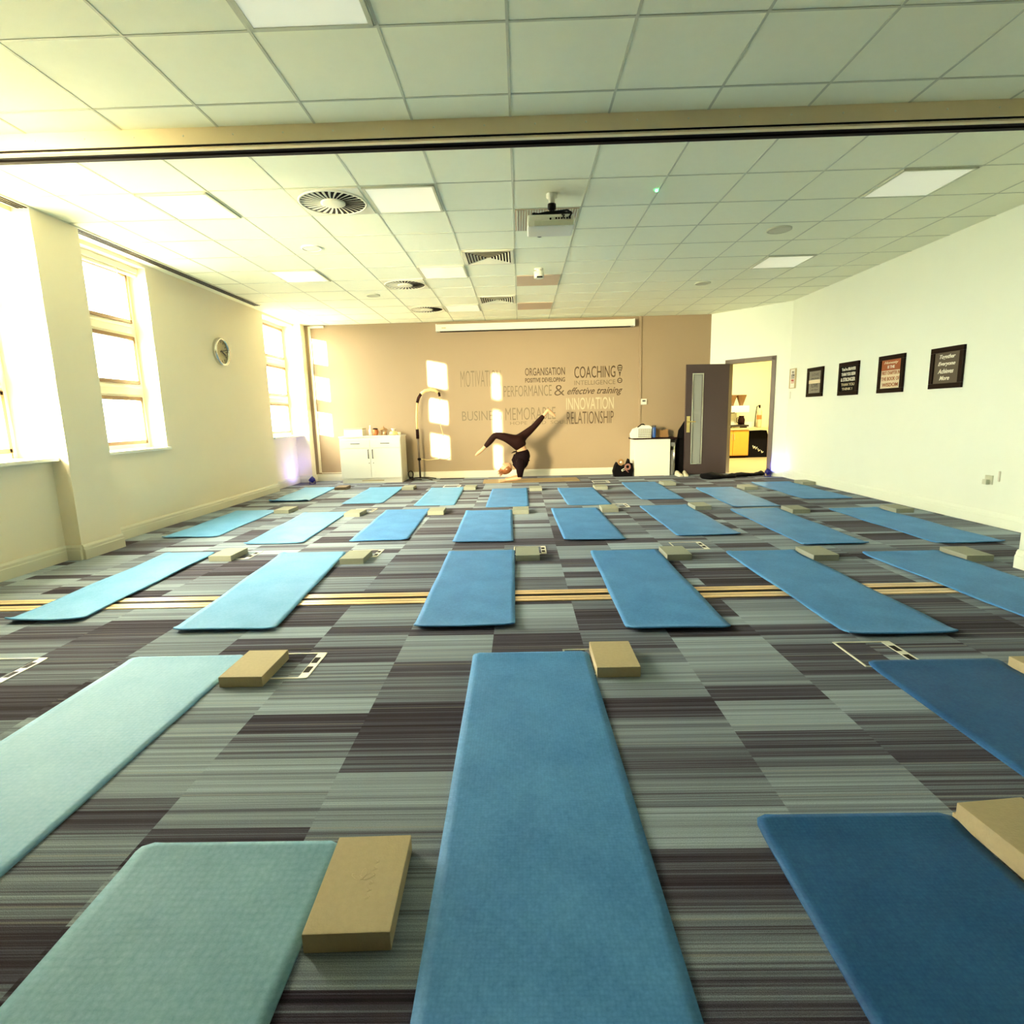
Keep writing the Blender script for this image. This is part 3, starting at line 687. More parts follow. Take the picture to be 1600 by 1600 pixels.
# wall clock
t = thing('wall_clock', 'round silver rimmed clock on the left wall between the windows', 'clock', (XL, 8.2, 2.19))
RY = Matrix.Rotation(PI/2, 3, 'Y')
MB().lathe([(.19, 0), (.195, .03), (.185, .06), (.168, .058), (.163, .03)], n=40, a=RY).build('rim', 'chrome', t)
fc = MB().lathe([(.165, .022), (0, .022)], n=40, a=RY).build('face', 'worktop', t)
for q in range(12):
    b = MB().box(.024, .027, -.006, .006, .12, .15)
    bmesh.ops.rotate(b.bm, cent=(0, 0, 0), matrix=Matrix.Rotation(q*PI/6, 3, 'X'), verts=b.bm.verts); b.build('hour_mark', 'ink_grey', fc)
MB().tube([(.03, -.03, -.005), (.03, .135, .03)], .006, n=6).build('minute_hand', 'ink_grey', fc)
MB().tube([(.034, -.02, .01), (.034, .10, -.045)], .008, n=6).build('hour_hand', 'ink_grey', fc)

# ------------------------------------------------------------ yoga mats
def smooth(a, b, x):
    x = max(0, min(1, (x-a)/(b-a))); return x*x*(3-2*x)
def yoga_mat(name, x0, x1, y0, y1, label, m, group, skew=0, lift_near=.010, lift_far=.006, wob=.004, thick=.006, rz=0):
    """x0..x1 near-edge span, y0 near, y1 far; skew shifts the far end sideways"""
    w, L = x1-x0, y1-y0; nx, ny = 18, 44; r = .035
    us = [i/nx for i in range(nx+1)]
    vs = [0, .008, .018, .032, .05]+[.05+.9*i/(ny-10) for i in range(1, ny-10)]+[.95, .968, .982, .992, 1]
    bm = bmesh.new(); top = []; bot = []; ph = random.uniform(0, 6)
    for v in vs:
        yy = v*L; inset = 0
        e = min(yy, L-yy)
        if e < r: inset = r-math.sqrt(max(0, r*r-(r-e)**2))
        rt, rb = [], []
        for u in us:
            xx = -w/2+inset+(w-2*inset)*u + skew*(v-.5)
            ed = min(u, 1-u)*w
            z = lift_near*(1-smooth(0, .09, yy))*(1.0+.25*math.sin(4*u+ph)) + lift_far*(1-smooth(0, .10, L-yy))
            z += wob*(1-smooth(0, .035, ed))*(.5+.5*math.sin(yy*7+ph+(3 if u > .5 else 0)))
            rt.append(bm.verts.new((xx, yy-L/2, thick+z))); rb.append(bm.verts.new((xx, yy-L/2, z*.9+.0005)))
        top.append(rt); bot.append(rb)
    for i in range(len(vs)-1):
        for j in range(nx):
            f = bm.faces.new((top[i][j], top[i][j+1], top[i+1][j+1], top[i+1][j])); f.smooth = True
            bm.faces.new((bot[i][j], bot[i+1][j], bot[i+1][j+1], bot[i][j+1]))
        bm.faces.new((top[i][0], top[i+1][0], bot[i+1][0], bot[i][0])); bm.faces.new((top[i][nx], bot[i][nx], bot[i+1][nx], top[i+1][nx]))
    for j in range(nx):
        bm.faces.new((top[0][j], bot[0][j], bot[0][j+1], top[0][j+1])); bm.faces.new((top[-1][j], top[-1][j+1], bot[-1][j+1], bot[-1][j]))
    me = bpy.data.meshes.new(name); bm.to_mesh(me); bm.free(); me.materials.append(M_[m])
    o = bpy.data.objects.new(name, me); C.objects.link(o); o.location = ((x0+x1)/2, (y0+y1)/2, .0005 if y0 > 3.8 or y1 < 3.5 else .0085); o.rotation_euler.z = rz
    return tag(o, label, 'yoga mat', group)
ORD = ['first', 'second', 'third', 'fourth', 'fifth', 'sixth', 'seventh', 'eighth']
ROWS = [
 ('nearest pair', [(-1.11, -.53, -.40, 1.42, 0, 'mat_mint_sheen', 'blue dimpled yoga mat with painted mint sheen in the bottom left corner'),
                   (.66, 1.235, -.33, 1.50, 0, 'mat_blue_shaded', 'shade-darkened blue yoga mat in the bottom right corner with a stack of two blocks')]),
 ('second row', [(-2.03, -1.43, .92, 2.725, -.01, 'mat_aqua_sheen', 'blue yoga mat with painted pale sheen running off the left edge of the photo'),
                 (-.255, .325, .86, 2.69, -.02, 'mat_blue', 'large central blue yoga mat filling the lower middle of the photo'),
                 (1.60, 2.21, .70, 2.525, .0, 'mat_blue_shaded', 'blue yoga mat running off the right edge beyond the bottom right mat')]),
 ('third row', [(-3.27, -2.80, 3.27, 5.045, -.09, 'mat_blue_sheen', None), (-2.12, -1.52, 3.065, 4.935, -.15, 'mat_blue_sheen', None), (-.65, -.065, 3.05, 4.865, -.02, 'mat_blue', None),
                (.57, 1.15, 2.96, 4.775, .02, 'mat_blue', None), (1.70, 2.28, 2.83, 4.66, .0, 'mat_blue', None), (2.78, 3.40, 2.75, 4.545, -.03, 'mat_blue', None)]),
 ('fourth row', [(-3.87, -3.28, 5.79, 7.525, -.06, 'mat_blue_sheen', None), (-2.81, -2.22, 5.39, 7.21, -.09, 'mat_blue_sheen', None), (-1.76, -1.18, 5.42, 7.29, -.07, 'mat_blue', None), (-.70, -.11, 5.265, 7.08, -.04, 'mat_blue', None),
                 (.38, .97, 5.255, 7.10, -.03, 'mat_blue', None), (1.50, 2.11, 5.355, 7.17, -.0, 'mat_blue', None), (2.49, 3.07, 4.88, 6.78, .04, 'mat_blue', None), (3.62, 4.20, 4.83, 6.675, .02, 'mat_blue', None)]),
 ('fifth row', [(-3.85, -3.26, 8.29, 10.02, -.10, 'mat_blue_sheen', None), (-2.63, -2.03, 7.955, 9.78, -.07, 'mat_blue_sheen', None), (-1.52, -.95, 7.625, 9.53, -.05, 'mat_blue_sheen', None), (-.49, .09, 7.37, 9.215, -.0, 'mat_blue', None),
                (.59, 1.17, 7.38, 9.105, -.03, 'mat_blue', None), (1.68, 2.27, 7.725, 9.66, .06, 'mat_blue', None), (2.67, 3.25, 6.955, 8.785, .08, 'mat_blue', None), (3.76, 4.40, 7.46, 9.30, .02, 'mat_blue', None)])]
for rn, row in ROWS:
    for i, (x0, x1, y0, y1, sk, m, lab) in enumerate(row):
        if lab is None:
            side = {'mat_blue_sheen': 'sheen-paled blue', 'mat_blue': 'blue'}[m]
            lab = '%s yoga mat in the %s from the camera, %s from the left' % (side, rn, ORD[i])
            if i == 0: lab = '%s yoga mat in the %s from the camera, nearest the left wall' % (side, rn)
            if i == len(row)-1: lab = '%s yoga mat in the %s from the camera, nearest the right wall' % (side, rn)
        ln = .012 if rn in ('third row', 'fourth row') else .006
        if rn == 'third row' and i == 0: ln = .02
        if rn == 'fifth row' and i == 0: ln = .03
        yoga_mat('yoga_mat', x0, x1, y0, y1, lab, m, 'yoga mats laid out in rows', sk, ln, .009 if i else .005, .0015 if y0 < 2.6 else .006)
yoga_mat('yoga_mat', -.30, .30, -.88, .88, 'cream-tan yoga mat lying crosswise under the person at the back wall', 'tan_mat', 'yoga mats laid out in rows', 0, .002, .002, .002, rz=0)
im = C.objects[-1] if False else [o for o in C.objects if o.get('label', '').startswith('cream-tan')][0]
im.location = (.17, 10.40, .0005); im.rotation_euler.z = PI/2+.03

# ------------------------------------------------------------ yoga blocks (0.20 x 0.30 x 0.05)
def make_block():
    b = MB().box(-.1, .1, -.15, .15, 0, .05, 0, .0035)
    return b.build('yoga_block', 'block_foam')
blk0 = make_block(); used = []
def block(xc, yc, z, label, rz=0, m=None):
    o = blk0 if not used else blk0.copy()
    if used: C.objects.link(o)
    used.append(1); o.location = (xc, yc, z); o.rotation_euler.z = rz
    if m: o.data = o.data.copy(); o.data.materials[0] = M_[m]
    return tag(o, label, 'yoga block', 'foam yoga blocks beside the mats')
nb = block(-.425, 1.24, 0, 'large tan foam yoga block with faint printed emblem, left of the central mat', .03)
# faint lotus emblem pressed into the nearest block
b = MB()
for a in (-1.0, 0, 1.0):
    pts = [Vector((0, 0, 0))]
    for q in range(9):
        tt = q/8*PI*2; pts.append(Vector((.007*math.sin(tt), .018-.018*math.cos(tt), 0)))
    rt = Matrix.Rotation(a, 3, 'Z'); b.tube([rt @ p + Vector((0, 0, .0502)) for p in pts[1:]], .0005, n=4)
for q in range(6): b.tube([(.022, -.06+q*.022, .0505), (.030, -.054+q*.022, .0505), (.022, -.048+q*.022, .0505)], .0006, n=4)
b.build('printed_emblem', 'print_cream', nb)
block(1.335, 1.325, .0245, 'tan foam yoga block, topmost of the stack at the right edge', .10)
o_ = block(1.340, 1.345, .007, 'thin tan foam yoga block under another at the right edge', .05)
o_.data = o_.data.copy(); 
for v in o_.data.vertices: v.co.z *= .34
[o for o in C.objects if o.get('label', '').startswith('tan foam yoga block, topmost')][0].location.z = .0245
# (x of left side, y of near side, label)
def blk(x, y, lab, **k): block(x+.1, y+.15, 0, lab, **k)
blk(-1.405, 2.39, 'tan foam yoga block beside the far corner of the pale mat at left, second row')
blk(.325, 2.425, 'olive foam yoga block at the far right corner of the large central mat')
blk(2.215, 2.17, 'foam yoga block cut by the right edge beside the second-row mat')
R2B = [(-2.75, 4.75), (-1.54, 4.56), (-.065, 4.55), (1.17, 4.47), (2.29, 4.36), (3.405, 4.25)]
R1B = [(-3.26, 7.25), (-2.22, 6.88), (-1.18, 6.88), (-.12, 6.80), (.975, 6.80), (2.11, 6.83), (3.11, 6.44), (4.22, 6.34)]
R0B = [(-3.24, 9.62), (-2.03, 9.41), (-.96, 9.22), (.12, 8.90), (1.16, 8.88), (2.32, 9.21), (3.35, 8.48), (4.42, 8.88)]
for rn, rb in (('third', R2B), ('fourth', R1B), ('fifth', R0B)):
    for i, (x, y) in enumerate(rb):
        w_ = ORD[i]+' from the left' if 0 < i < len(rb)-1 else ('nearest the left wall' if i == 0 else 'nearest the right wall')
        dk = rn == 'fifth' and i == 0
        blk(x, y, '%s foam yoga block by the %s-row mat %s' % ('dark brown' if dk else 'pale grey-green', rn, w_), rz=random.uniform(-.04, .04), m='block_dark' if dk else 'block_grey')

# ------------------------------------------------------------ floor boxes
def floor_box(x, y, label, w=.29, h=.29, side=1):
    t = thing('floor_box', label, 'floor box', (x, y, 0), 0, 'floor socket boxes in the carpet')
    b = MB(); e = .009; z = .0035
    b.box(-w/2, w/2, -h/2, -h/2+e, 0, z).box(-w/2, w/2, h/2-e, h/2, 0, z).box(-w/2, -w/2+e, -h/2, h/2, 0, z).box(w/2-e, w/2, -h/2, h/2, 0, z)
    b.build('box_frame', 'white_gloss', t)
    xs = w/2-.045 if side > 0 else -w/2+.01
    f = MB().box(xs, xs+.036, -h/2+.009, h/2-.009, 0, .003).build('cable_flap', 'white_gloss', t)
    MB().box(xs+.003, xs+.033, -.085, -.02, .0025, .0036).build('cable_slot', 'dark', f)
    MB().box(xs+.003, xs+.033, .02, .085, .0025, .0036).build('cable_slot', 'dark', f)
for x, y, lab in [(-2.645, 2.61, 'pale framed floor box at the left edge of the photo'), (-1.175, 2.61, 'pale framed floor box right of the block in the second row'),
                  (.335, 2.60, 'floor box mostly hidden by the olive block and central mat'), (1.725, 2.63, 'pale framed floor box beyond the far edge of the right second-row mat'),
                  (-2.58, 4.97, 'floor box behind the block nearest the left wall in the third row'), (-1.43, 4.93, 'floor box behind the second block of the third row'),
                  (.06, 4.93, 'floor box behind the third block of the third row'), (1.49, 4.97, 'floor box behind the fourth block of the third row'),
                  (-2.1, 7.36, 'floor box between the second and third mats of the fourth row'), (1.24, 7.30, 'floor box beyond the fifth mat of the fourth row'),
                  (-1.22, 9.80, 'floor box beyond the third mat of the fifth row'), (1.40, 9.95, 'floor box beyond the fifth mat of the fifth row')]:
    floor_box(x, y, lab)

# ------------------------------------------------------------ white cupboard at the back left
CX, CY = -3.405, 10.60
t = thing('white_cupboard', 'white two-door cupboard with drawers against the back wall at left', 'cupboard', (CX, CY, 0))
MB().box(0, 1.15, 0, .50, .085, .86).build('carcass', 'white_gloss', t)
MB().box(-.012, 1.162, -.012, .51, .86, .885, bev=.003).build('cupboard_top', 'white_gloss', t)
b = MB().box(.01, 1.14, .01, .49, 0, .085).build('plinth', 'white_gloss', t)
MB().box(.38, .80, .004, .011, .038, .055).build('plinth_grille', 'worktop', b)
for x0, x1, hx in ((.01, .572, .30), (.578, 1.14, .86)):
    d = MB().box(x0, x1, -.018, 0, .665, .82, bev=.002).build('drawer', 'white_gloss', t)
    MB().tube([(hx-.08, -.018, .745), (hx-.08, -.04, .745), (hx+.08, -.04, .745), (hx+.08, -.018, .745)], .006, n=8).build('handle', 'dark_metal', d)
for x0, x1, hx in ((.01, .572, .54), (.578, 1.14, .62)):
    d = MB().box(x0, x1, -.018, 0, .10, .655, bev=.002).build('door', 'white_gloss', t)
    MB().tube([(hx, -.018, .47), (hx, -.042, .47), (hx, -.042, .63), (hx, -.018, .63)], .007, n=8).build('handle', 'dark_metal', d)
    MB().lathe([(0, 0), (.008, 0), (.008, .003), (0, .003)], (hx+.005, -.021, .38), n=10, a=Matrix.Rotation(PI/2, 3, 'X')).build('lock', 'dark_metal', d)
ZT = .885
t = thing('white_box', 'white lidded box at the left end of the white cupboard top', 'box', (-3.16, 10.88, ZT))
MB().box(-.19, .16, -.13, .13, 0, .12, bev=.004).build('box_body', 'paper_white', t)
MB().box(-.195, .165, -.135, .135, .12, .145, bev=.004).build('lid', 'cardboard', t)
t = thing('pump_bottle', 'tall pale bottle standing on the white cupboard', 'bottle', (-2.87, 10.85, ZT))
MB().lathe([(0, 0), (.035, .002), (.037, .1), (.018, .14), (.015, .17), (0, .17)], n=18).build('bottle_body', 'paper_white', t)
MB().lathe([(.017, .165), (.017, .195), (0, .197)], n=14).build('cap', 'white_plastic', t)
t = thing('plant_pot', 'round orange pot with a dark rim on the white cupboard', 'pot', (-2.775, 10.85, ZT))
MB().lathe([(0, 0), (.04, .002), (.06, .05), (.056, .10), (.045, .115), (.04, .11), (0, .10)], n=20).build('pot_body', 'orange_pot', t)
MB().lathe([(.044, .11), (.05, .12), (.04, .135), (0, .14)], n=20).build('rim', 'leggings', t)
t = thing('wicker_lantern', 'little brown house-shaped lantern on the white cupboard', 'lantern', (-2.615, 10.85, ZT))
MB().lathe([(0, .10), (.085, .10), (.06, .125), (.012, .15), (.004, .18), (0, .18)], n=8).build('roof', 'wicker', t)
b = MB()
for q in range(4): a = q*PI/2+PI/4; b.tube([(.055*math.cos(a), .055*math.sin(a), 0), (.055*math.cos(a), .055*math.sin(a), .105)], .007, n=6)
b.box(-.055, .055, -.055, .055, 0, .012); b.build('posts', 'wicker', t)
MB().lathe([(0, .012), (.02, .013), (.02, .06), (0, .062)], n=14).build('candle', 'cream_leather', t)
t = thing('tissue_pack', 'yellow wrapped pack with white tissue on the white cupboard', 'tissue pack', (-2.43, 10.85, ZT))
MB().lathe([(0, 0), (.07, .004), (.085, .035), (.06, .07), (0, .08)], n=20).build('pack', 'lamp_shade', t)
MB().lathe([(.015, .07), (.03, .10), (.045, .125), (.01, .12), (0, .10)], n=9).build('tissue', 'paper_white', t)
tag(MB().lathe([(0, 0), (.025, .001), (.03, .055), (.026, .055), (.022, .006), (0, .006)], n=16).build('small_cup', 'cream_leather', None, (-2.315, 10.83, ZT)), 'small cream cup at the right end of the white cupboard', 'cup')
# dark coiled cable and adapter beside the cupboard
t = thing('cable_coil', 'dark coiled cable on the floor right of the white cupboard', 'cable', (-2.17, 10.97, 0))
pts = [(.045*math.cos(a)*(1+.1*math.sin(3*a)), .02*a/6, .10+.075*math.sin(a)) for a in [i*.35 for i in range(40)]]
MB().tube(pts, .008, n=6).tube([(.03, .02, .03), (.05, 0, .008), (.15, -.02, .008), (.22, -.05, .008)], .008, n=6).build('coil', 'dark', t)
MB().box(-.03, .05, -.03, .03, 0, .06, bev=.008).build('adapter', 'dark', t)

# ------------------------------------------------------------ arched floor lamp
LX, LY = -1.98, 10.95
t = thing('arched_floor_lamp', 'slim arched floor lamp with dark sleeves on a tripod base by the back wall', 'floor lamp', (LX, LY, 0))
b = MB()
for dx, dy in ((-.24, -.12), (.26, -.14), (.30, .08), (-.20, .08)):
    b.tube([(0, 0, .045), (dx*.5, dy*.5, .04), (dx, dy, .012)], [.012, .011, .010], n=8)
b.build('tripod_base', 'dark_metal', t)
def arc(a): return (.0, 0, a)
P0 = [(0, 0, .03), (0, 0, .40), (-.02, 0, .46)]
MB().tube([(0, 0, .03), (0, 0, .40)], .018).build('lower_pole', 'dark_metal', t)
MB().tube([(0, 0, .40), (-.005, 0, .80)], .021).build('middle_pole', 'frame_grey', t)
MB().lathe([(.021, .38), (.036, .39), (.036, .42), (.021, .43)], n=16).build('clamp', 'black_plastic', t)
MB().tube([(-.008, 0, .80), (-.010, 0, .98)], .031).build('dark_sleeve', 'leggings', t)
MB().tube([(-.010, 0, .98), (-.006, 0, 1.25), (.015, 0, 1.48)], .019).build('upper_pole', 'lamp_shade', t)
MB().tube([(.015, 0, 1.48), (.045, 0, 1.57), (.10, 0, 1.65)], .027).build('dark_sleeve', 'leggings', t)
MB().tube([(.10, 0, 1.65), (.18, 0, 1.70), (.28, 0, 1.72), (.37, 0, 1.705), (.43, 0, 1.66)], .030).build('arched_tube', 'lamp_shade', t)
MB().tube([(.415, 0, 1.675), (.445, 0, 1.64), (.452, 0, 1.59)], .022).build('lamp_tip', 'leggings', t)
pts = [(.45, 0, 1.59), (.47, 0, 1.30), (.44, 0, 1.05), (.50, 0, .80), (.52, 0, .62), (.47, 0, .46), (.36, 0, .40), (.16, 0, .385), (.03, 0, .41)]
MB().tube(pts, .006, n=6).build('power_cable', 'lamp_shade', t)

# ------------------------------------------------------------ white desk unit at the back right
t = thing('white_storage_desk', 'white panelled desk unit with a dark top at the back wall, right', 'desk', (2.14, 10.72, 0))
MB().box(0, .67, 0, .44, 0, .69, bev=.003).build('desk_body', 'white_gloss', t)
MB().box(-.025, .80, -.015, .46, .69, .715, bev=.003).build('desk_top', 'leggings', t)
MB().tube([(.76, .05, 0), (.76, .05, .69)], .02).build('leg', 'chrome', t)
MB().tube([(.76, .40, 0), (.76, .40, .69)], .02).build('leg', 'chrome', t)
MB().box(.67, .76, .03, .06, .55, .62).build('rail', 'grey_cloth', t)
t = thing('storage_bag', 'grey crumpled bag under the desk top beside the white unit', 'bag', (2.87, 10.80, 0))
MB().lathe([(0, 0), (.045, .01), (.04, .25), (.025, .46), (.0, .48)], n=12).build('bag_body', 'grey_cloth', t)
# checked bag and bottle on the desk
ZD = .715
t = thing('checked_bag', 'white checked tote bag with a black strap on the dark desk top', 'bag', (2.30, 10.86, ZD))
b = MB().prism([(-.20, 0), (.165, 0), (.175, .2), (.12, .235), (0, .24), (-.08, .2), (-.16, .17), (-.21, .08)], 1, -.09, .09)
b.build('bag_body', 'paper_white', t)
b = MB()
for q in range(7): b.box(-.07+q*.037, -.062+q*.037, -.093, -.088, .01, .17)
for q in range(5): b.box(-.08, .165, -.0935, -.0885, .02+q*.035, .028+q*.035)
b.build('check_pattern', 'ink_grey', t)
MB().tube([(-.09, -.06, .2), (-.02, -.06, .255), (.02, -.05, .258), (.05, -.04, .235)], .011, n=8).build('strap', 'black_cloth', t)
t = thing('water_bottle', 'blue water bottle beside the checked bag on the desk', 'bottle', (2.525, 10.84, ZD))
MB().lathe([(0, 0), (.038, .002), (.040, .02), (.040, .18), (.036, .195), (0, .195)], n=20).build('bottle_body', 'bottle_blue', t)
MB().lathe([(.037, .195), (.037, .225), (.03, .23), (0, .23)], n=20).build('cap', 'ink_grey', t)
t = thing('brown_pouch', 'low brown bundle behind the blue bottle on the desk', 'pouch', (2.70, 11.02, ZD))
MB().prism([(-.12, 0), (.14, 0), (.12, .15), (.02, .12), (-.10, .17)], 1, -.05, .05).build('pouch_body', 'wicker', t)

# black backpack on the floor
t = thing('backpack', 'black backpack with pink straps and a roll on top, left of the white desk', 'bag', (1.935, 10.78, 0))
b = MB().prism([(-.17, 0), (.165, 0), (.18, .12), (.165, .25), (.14, .20), (.10, .33), (.06, .22), (-.03, .18), (-.12, .27), (-.15, .22), (-.19, .1)], 1, -.10, .10)
b.build('bag_body', 'black_cloth', t)
for (cx, cz, r, nm, m) in ((-.055, .275, .045, 'rolled_strap', 'wicker'), (.075, .185, .045, 'coiled_strap', 'plant_pink')):
    b = MB(); n = 20; pts = [(cx+r*math.cos(2*PI*q/n), -.10, cz+r*math.sin(2*PI*q/n)) for q in range(n+1)]
    b.tube(pts, .018, n=8); b.build(nm, m, t)
MB().lathe([(0, 0), (.022, 0), (.022, .01), (0, .01)], (-.055, -.105, .275), n=16, a=Matrix.Rotation(PI/2, 3, 'X')).build('roll_core', 'paper_white', t)
MB().box(-.045, .045, -.108, -.10, .12, .155, rot=Matrix.Rotation(-.5, 3, 'Y')).box(-.035, .035, -.112, -.107, .128, .147, 1, rot=Matrix.Rotation(-.5, 3, 'Y')).build('white_buckle', ['paper_white', 'dark'], t)
MB().tube([(.0, -.1, .15), (.05, -.11, .12), (.09, -.10, .08)], .01, n=6).build('pink_strap', 'plant_pink', t)

# black coat hanging from the door lever
t = thing('hanging_coat', 'long black coat hanging from the door handle beside the white desk', 'coat', (3.09, 10.95, .06))
b = MB(); secs = [(0, .115, 0), (.2, .12, 0), (.4, .115, .0), (.6, .105, .01), (.78, .085, .02), (.88, .05, .05), (.95, .028, .07)]
n = 22; rings = []
for z, w, cx in secs:
    rings.append([b.bm.verts.new((cx+w*math.cos(2*PI*q/n)*(1+.10*math.sin(q*2.3+z*4)), .07*math.sin(2*PI*q/n)*(1+.25*math.sin(q*1.9+z*3))*(1-.4*z), z)) for q in range(n)])
for u, v in zip(rings, rings[1:]):
    for q in range(n):
        f = b.bm.faces.new((u[q], u[(q+1) % n], v[(q+1) % n], v[q])); f.smooth = True
b.bm.faces.new(rings[0][::-1]); b.bm.faces.new(rings[-1])
b.build('coat_body', 'black_cloth', t)
MB().tube([(.06, 0, .80), (.085, -.07, .60), (.08, -.075, .30), (.07, -.07, .18)], [.035, .04, .035, .03], n=10).build('sleeve', 'black_cloth', t)
MB().tube([(.07, 0, .94), (.075, -.015, .965), (.085, -.0, .94)], .006, n=6).build('hanging_loop', 'black_cloth', t)

# pair of cream shoes
def shoe():
    t = thing('trainer', '', 'shoe', group='pair of cream trainers')
    b = MB(); n = 14; rings = []
    for y, w, h in ((-.13, .026, .075), (-.115, .036, .095), (-.06, .038, .090), (-.0, .040, .070), (.06, .046, .055), (.11, .042, .045), (.135, .022, .032)):
        rings.append([b.bm.verts.new((w*math.cos(2*PI*q/n), y, .018+max(0, math.sin(2*PI*q/n))*(h-.018))) for q in range(n)])
    for u, v in zip(rings, rings[1:]):
        for q in range(n): f = b.bm.faces.new((u[q], u[(q+1) % n], v[(q+1) % n], v[q])); f.smooth = True
    b.bm.faces.new(rings[0][::-1]); b.bm.faces.new(rings[-1])
    b.build('upper', 'cream_leather', t)
    MB().prism([(-.024, -.13), (.024, -.13), (.042, -.09), (.04, 0), (.05, .07), (.03, .135), (-.03, .135), (-.05, .07), (-.04, 0), (-.042, -.09)], 2, 0, .022).build('sole', 'paper_white', t)
    return t
s0 = shoe()
s1 = copy_tree(s0)
for s, x, r, lab in ((s0, 2.95, PI+.1, 'cream trainer under the hanging coat, left one of the pair'), (s1, 3.07, PI-.12, 'cream trainer under the hanging coat, right one of the pair')):
    s.location = (x, 10.60, 0); s.rotation_euler.z = r; s['label'] = lab

# crumpled black garment on the floor in front of the doorway
b = MB(); pts = []; rad = []
for i in range(22):
    u = i/21; pts.append((3.2+(4.42-3.2)*u, 9.98+.42*u+.02*math.sin(9*u), .03+.012*math.sin(13*u)))
    rad.append((.06 if u < .03 else (.13+.03*math.sin(11*u) if u < .5 else .085+.012*math.sin(20*u)))*(.3 if u == 0 else 1))
b.tube(pts, rad, n=16, flat=.42)
for v in b.bm.verts:
    s_n = math.sin(v.co.x*31)*math.cos(v.co.y*27+v.co.x*8)
    v.co.z += .012*s_n; v.co.z = max(v.co.z, .001)
ctr = Vector((3.8, 10.18, 0))
for v in b.bm.verts: v.co -= ctr
tag(b.build('crumpled_jacket', 'black_cloth', None, ctr), 'crumpled black jacket lying on the carpet before the doorway', 'jacket')

# ------------------------------------------------------------ blue uplights
def uplight(loc, aim, label, e):
    t = thing('uplight', label, 'light', loc, 0, 'small blue uplights on the floor')
    d = Vector(aim).normalized(); q = d.to_track_quat('Z', 'Y').to_matrix()
    MB().box(-.05, .05, -.04, .04, 0, .012, bev=.003).tube([(-.05, 0, .006), (-.055, 0, .07)], .007, n=6).tube([(.05, 0, .006), (.055, 0, .07)], .007, n=6).build('bracket', 'blue_body', t)
    a = q
    MB().lathe([(0, -.045), (.035, -.045), (.052, -.02), (.055, .045), (.048, .045), (.046, .035), (0, .034)], (0, 0, .085), n=20, a=a).build('lamp_head', 'blue_body', t)
    MB().lathe([(0, .037), (.044, .037)], (0, 0, .085), n=20, a=a).build('lens', 'blue_lens', t)
    ld = bpy.data.lights.new('uplight_lamp', 'SPOT'); ld.energy = e; ld.color = (.26, .22, 1); ld.spot_size = 2.5; ld.spot_blend = .9; ld.shadow_soft_size = .04
    lo = bpy.data.objects.new('uplight_lamp', ld); C.objects.link(lo); lo.parent = t; lo.location = Vector((0, 0, .085))+d*.06
    lo.rotation_euler = d.to_track_quat('-Z', 'Y').to_euler()
uplight((-3.98, 10.62, 0), (-.8, -.05, .75), 'small dark blue-lit uplight at the foot of the left window column', 5)
uplight((4.42, 10.16, 0), (.75, -.15, .9), 'small blue uplight on the floor right of the doorway', 1.3)

# ------------------------------------------------------------ person in a forearm stand
def skin_body(name, chains, m, parent, sub=2, loc=(0, 0, 0)):
    """chains: list of joint lists; joints shared by name. Each joint (key, x, y, z, r)."""
    me = bpy.data.meshes.new(name); idx = {}; vs = []; rr = []; es = []
    for ch in chains:
        prev = None
        for j in ch:
            if isinstance(j, str): i = idx[j]
            else:
                i = len(vs); idx[j[0]] = i; vs.append(j[1:4]); rr.append(j[4] if isinstance(j[4], tuple) else (j[4], j[4]))
            if prev is not None: es.append((prev, i))
            prev = i
    me.from_pydata(vs, es, []); ob = bpy.data.objects.new(name, me); C.objects.link(ob)
    md = ob.modifiers.new('skin', 'SKIN')
    for i, s in enumerate(me.skin_vertices[0].data): s.radius = rr[i]; s.use_root = (i == 0)
    md.use_smooth_shade = True
    ms = ob.modifiers.new('sub', 'SUBSURF'); ms.levels = sub; ms.render_levels = sub
    dg = bpy.context.evaluated_depsgraph_get(); dg.update()
    m2 = bpy.data.meshes.new_from_object(ob.evaluated_get(dg)); bpy.data.objects.remove(ob)
    m2.name = name; m2.materials.clear(); m2.materials.append(M_[m])
    for p in m2.polygons: p.use_smooth = True
    o = bpy.data.objects.new(name, m2); C.objects.link(o); o.parent = parent
    return o
def px(x, y): return (-.07+(x-808)*.01175 , .68+(695-y)*.0113)
PX, PY = -.05, 10.30
person = thing('person', 'person in dark top and leggings balancing upside down on forearms, legs split', 'person', (PX, PY, .007))
def J(key, a, b, y, r):
    X_, Z_ = px(a, b); return (key, X_-PX, y, Z_-.007, r)
hipc = J('pelvis', 810, 693, 0, .075)
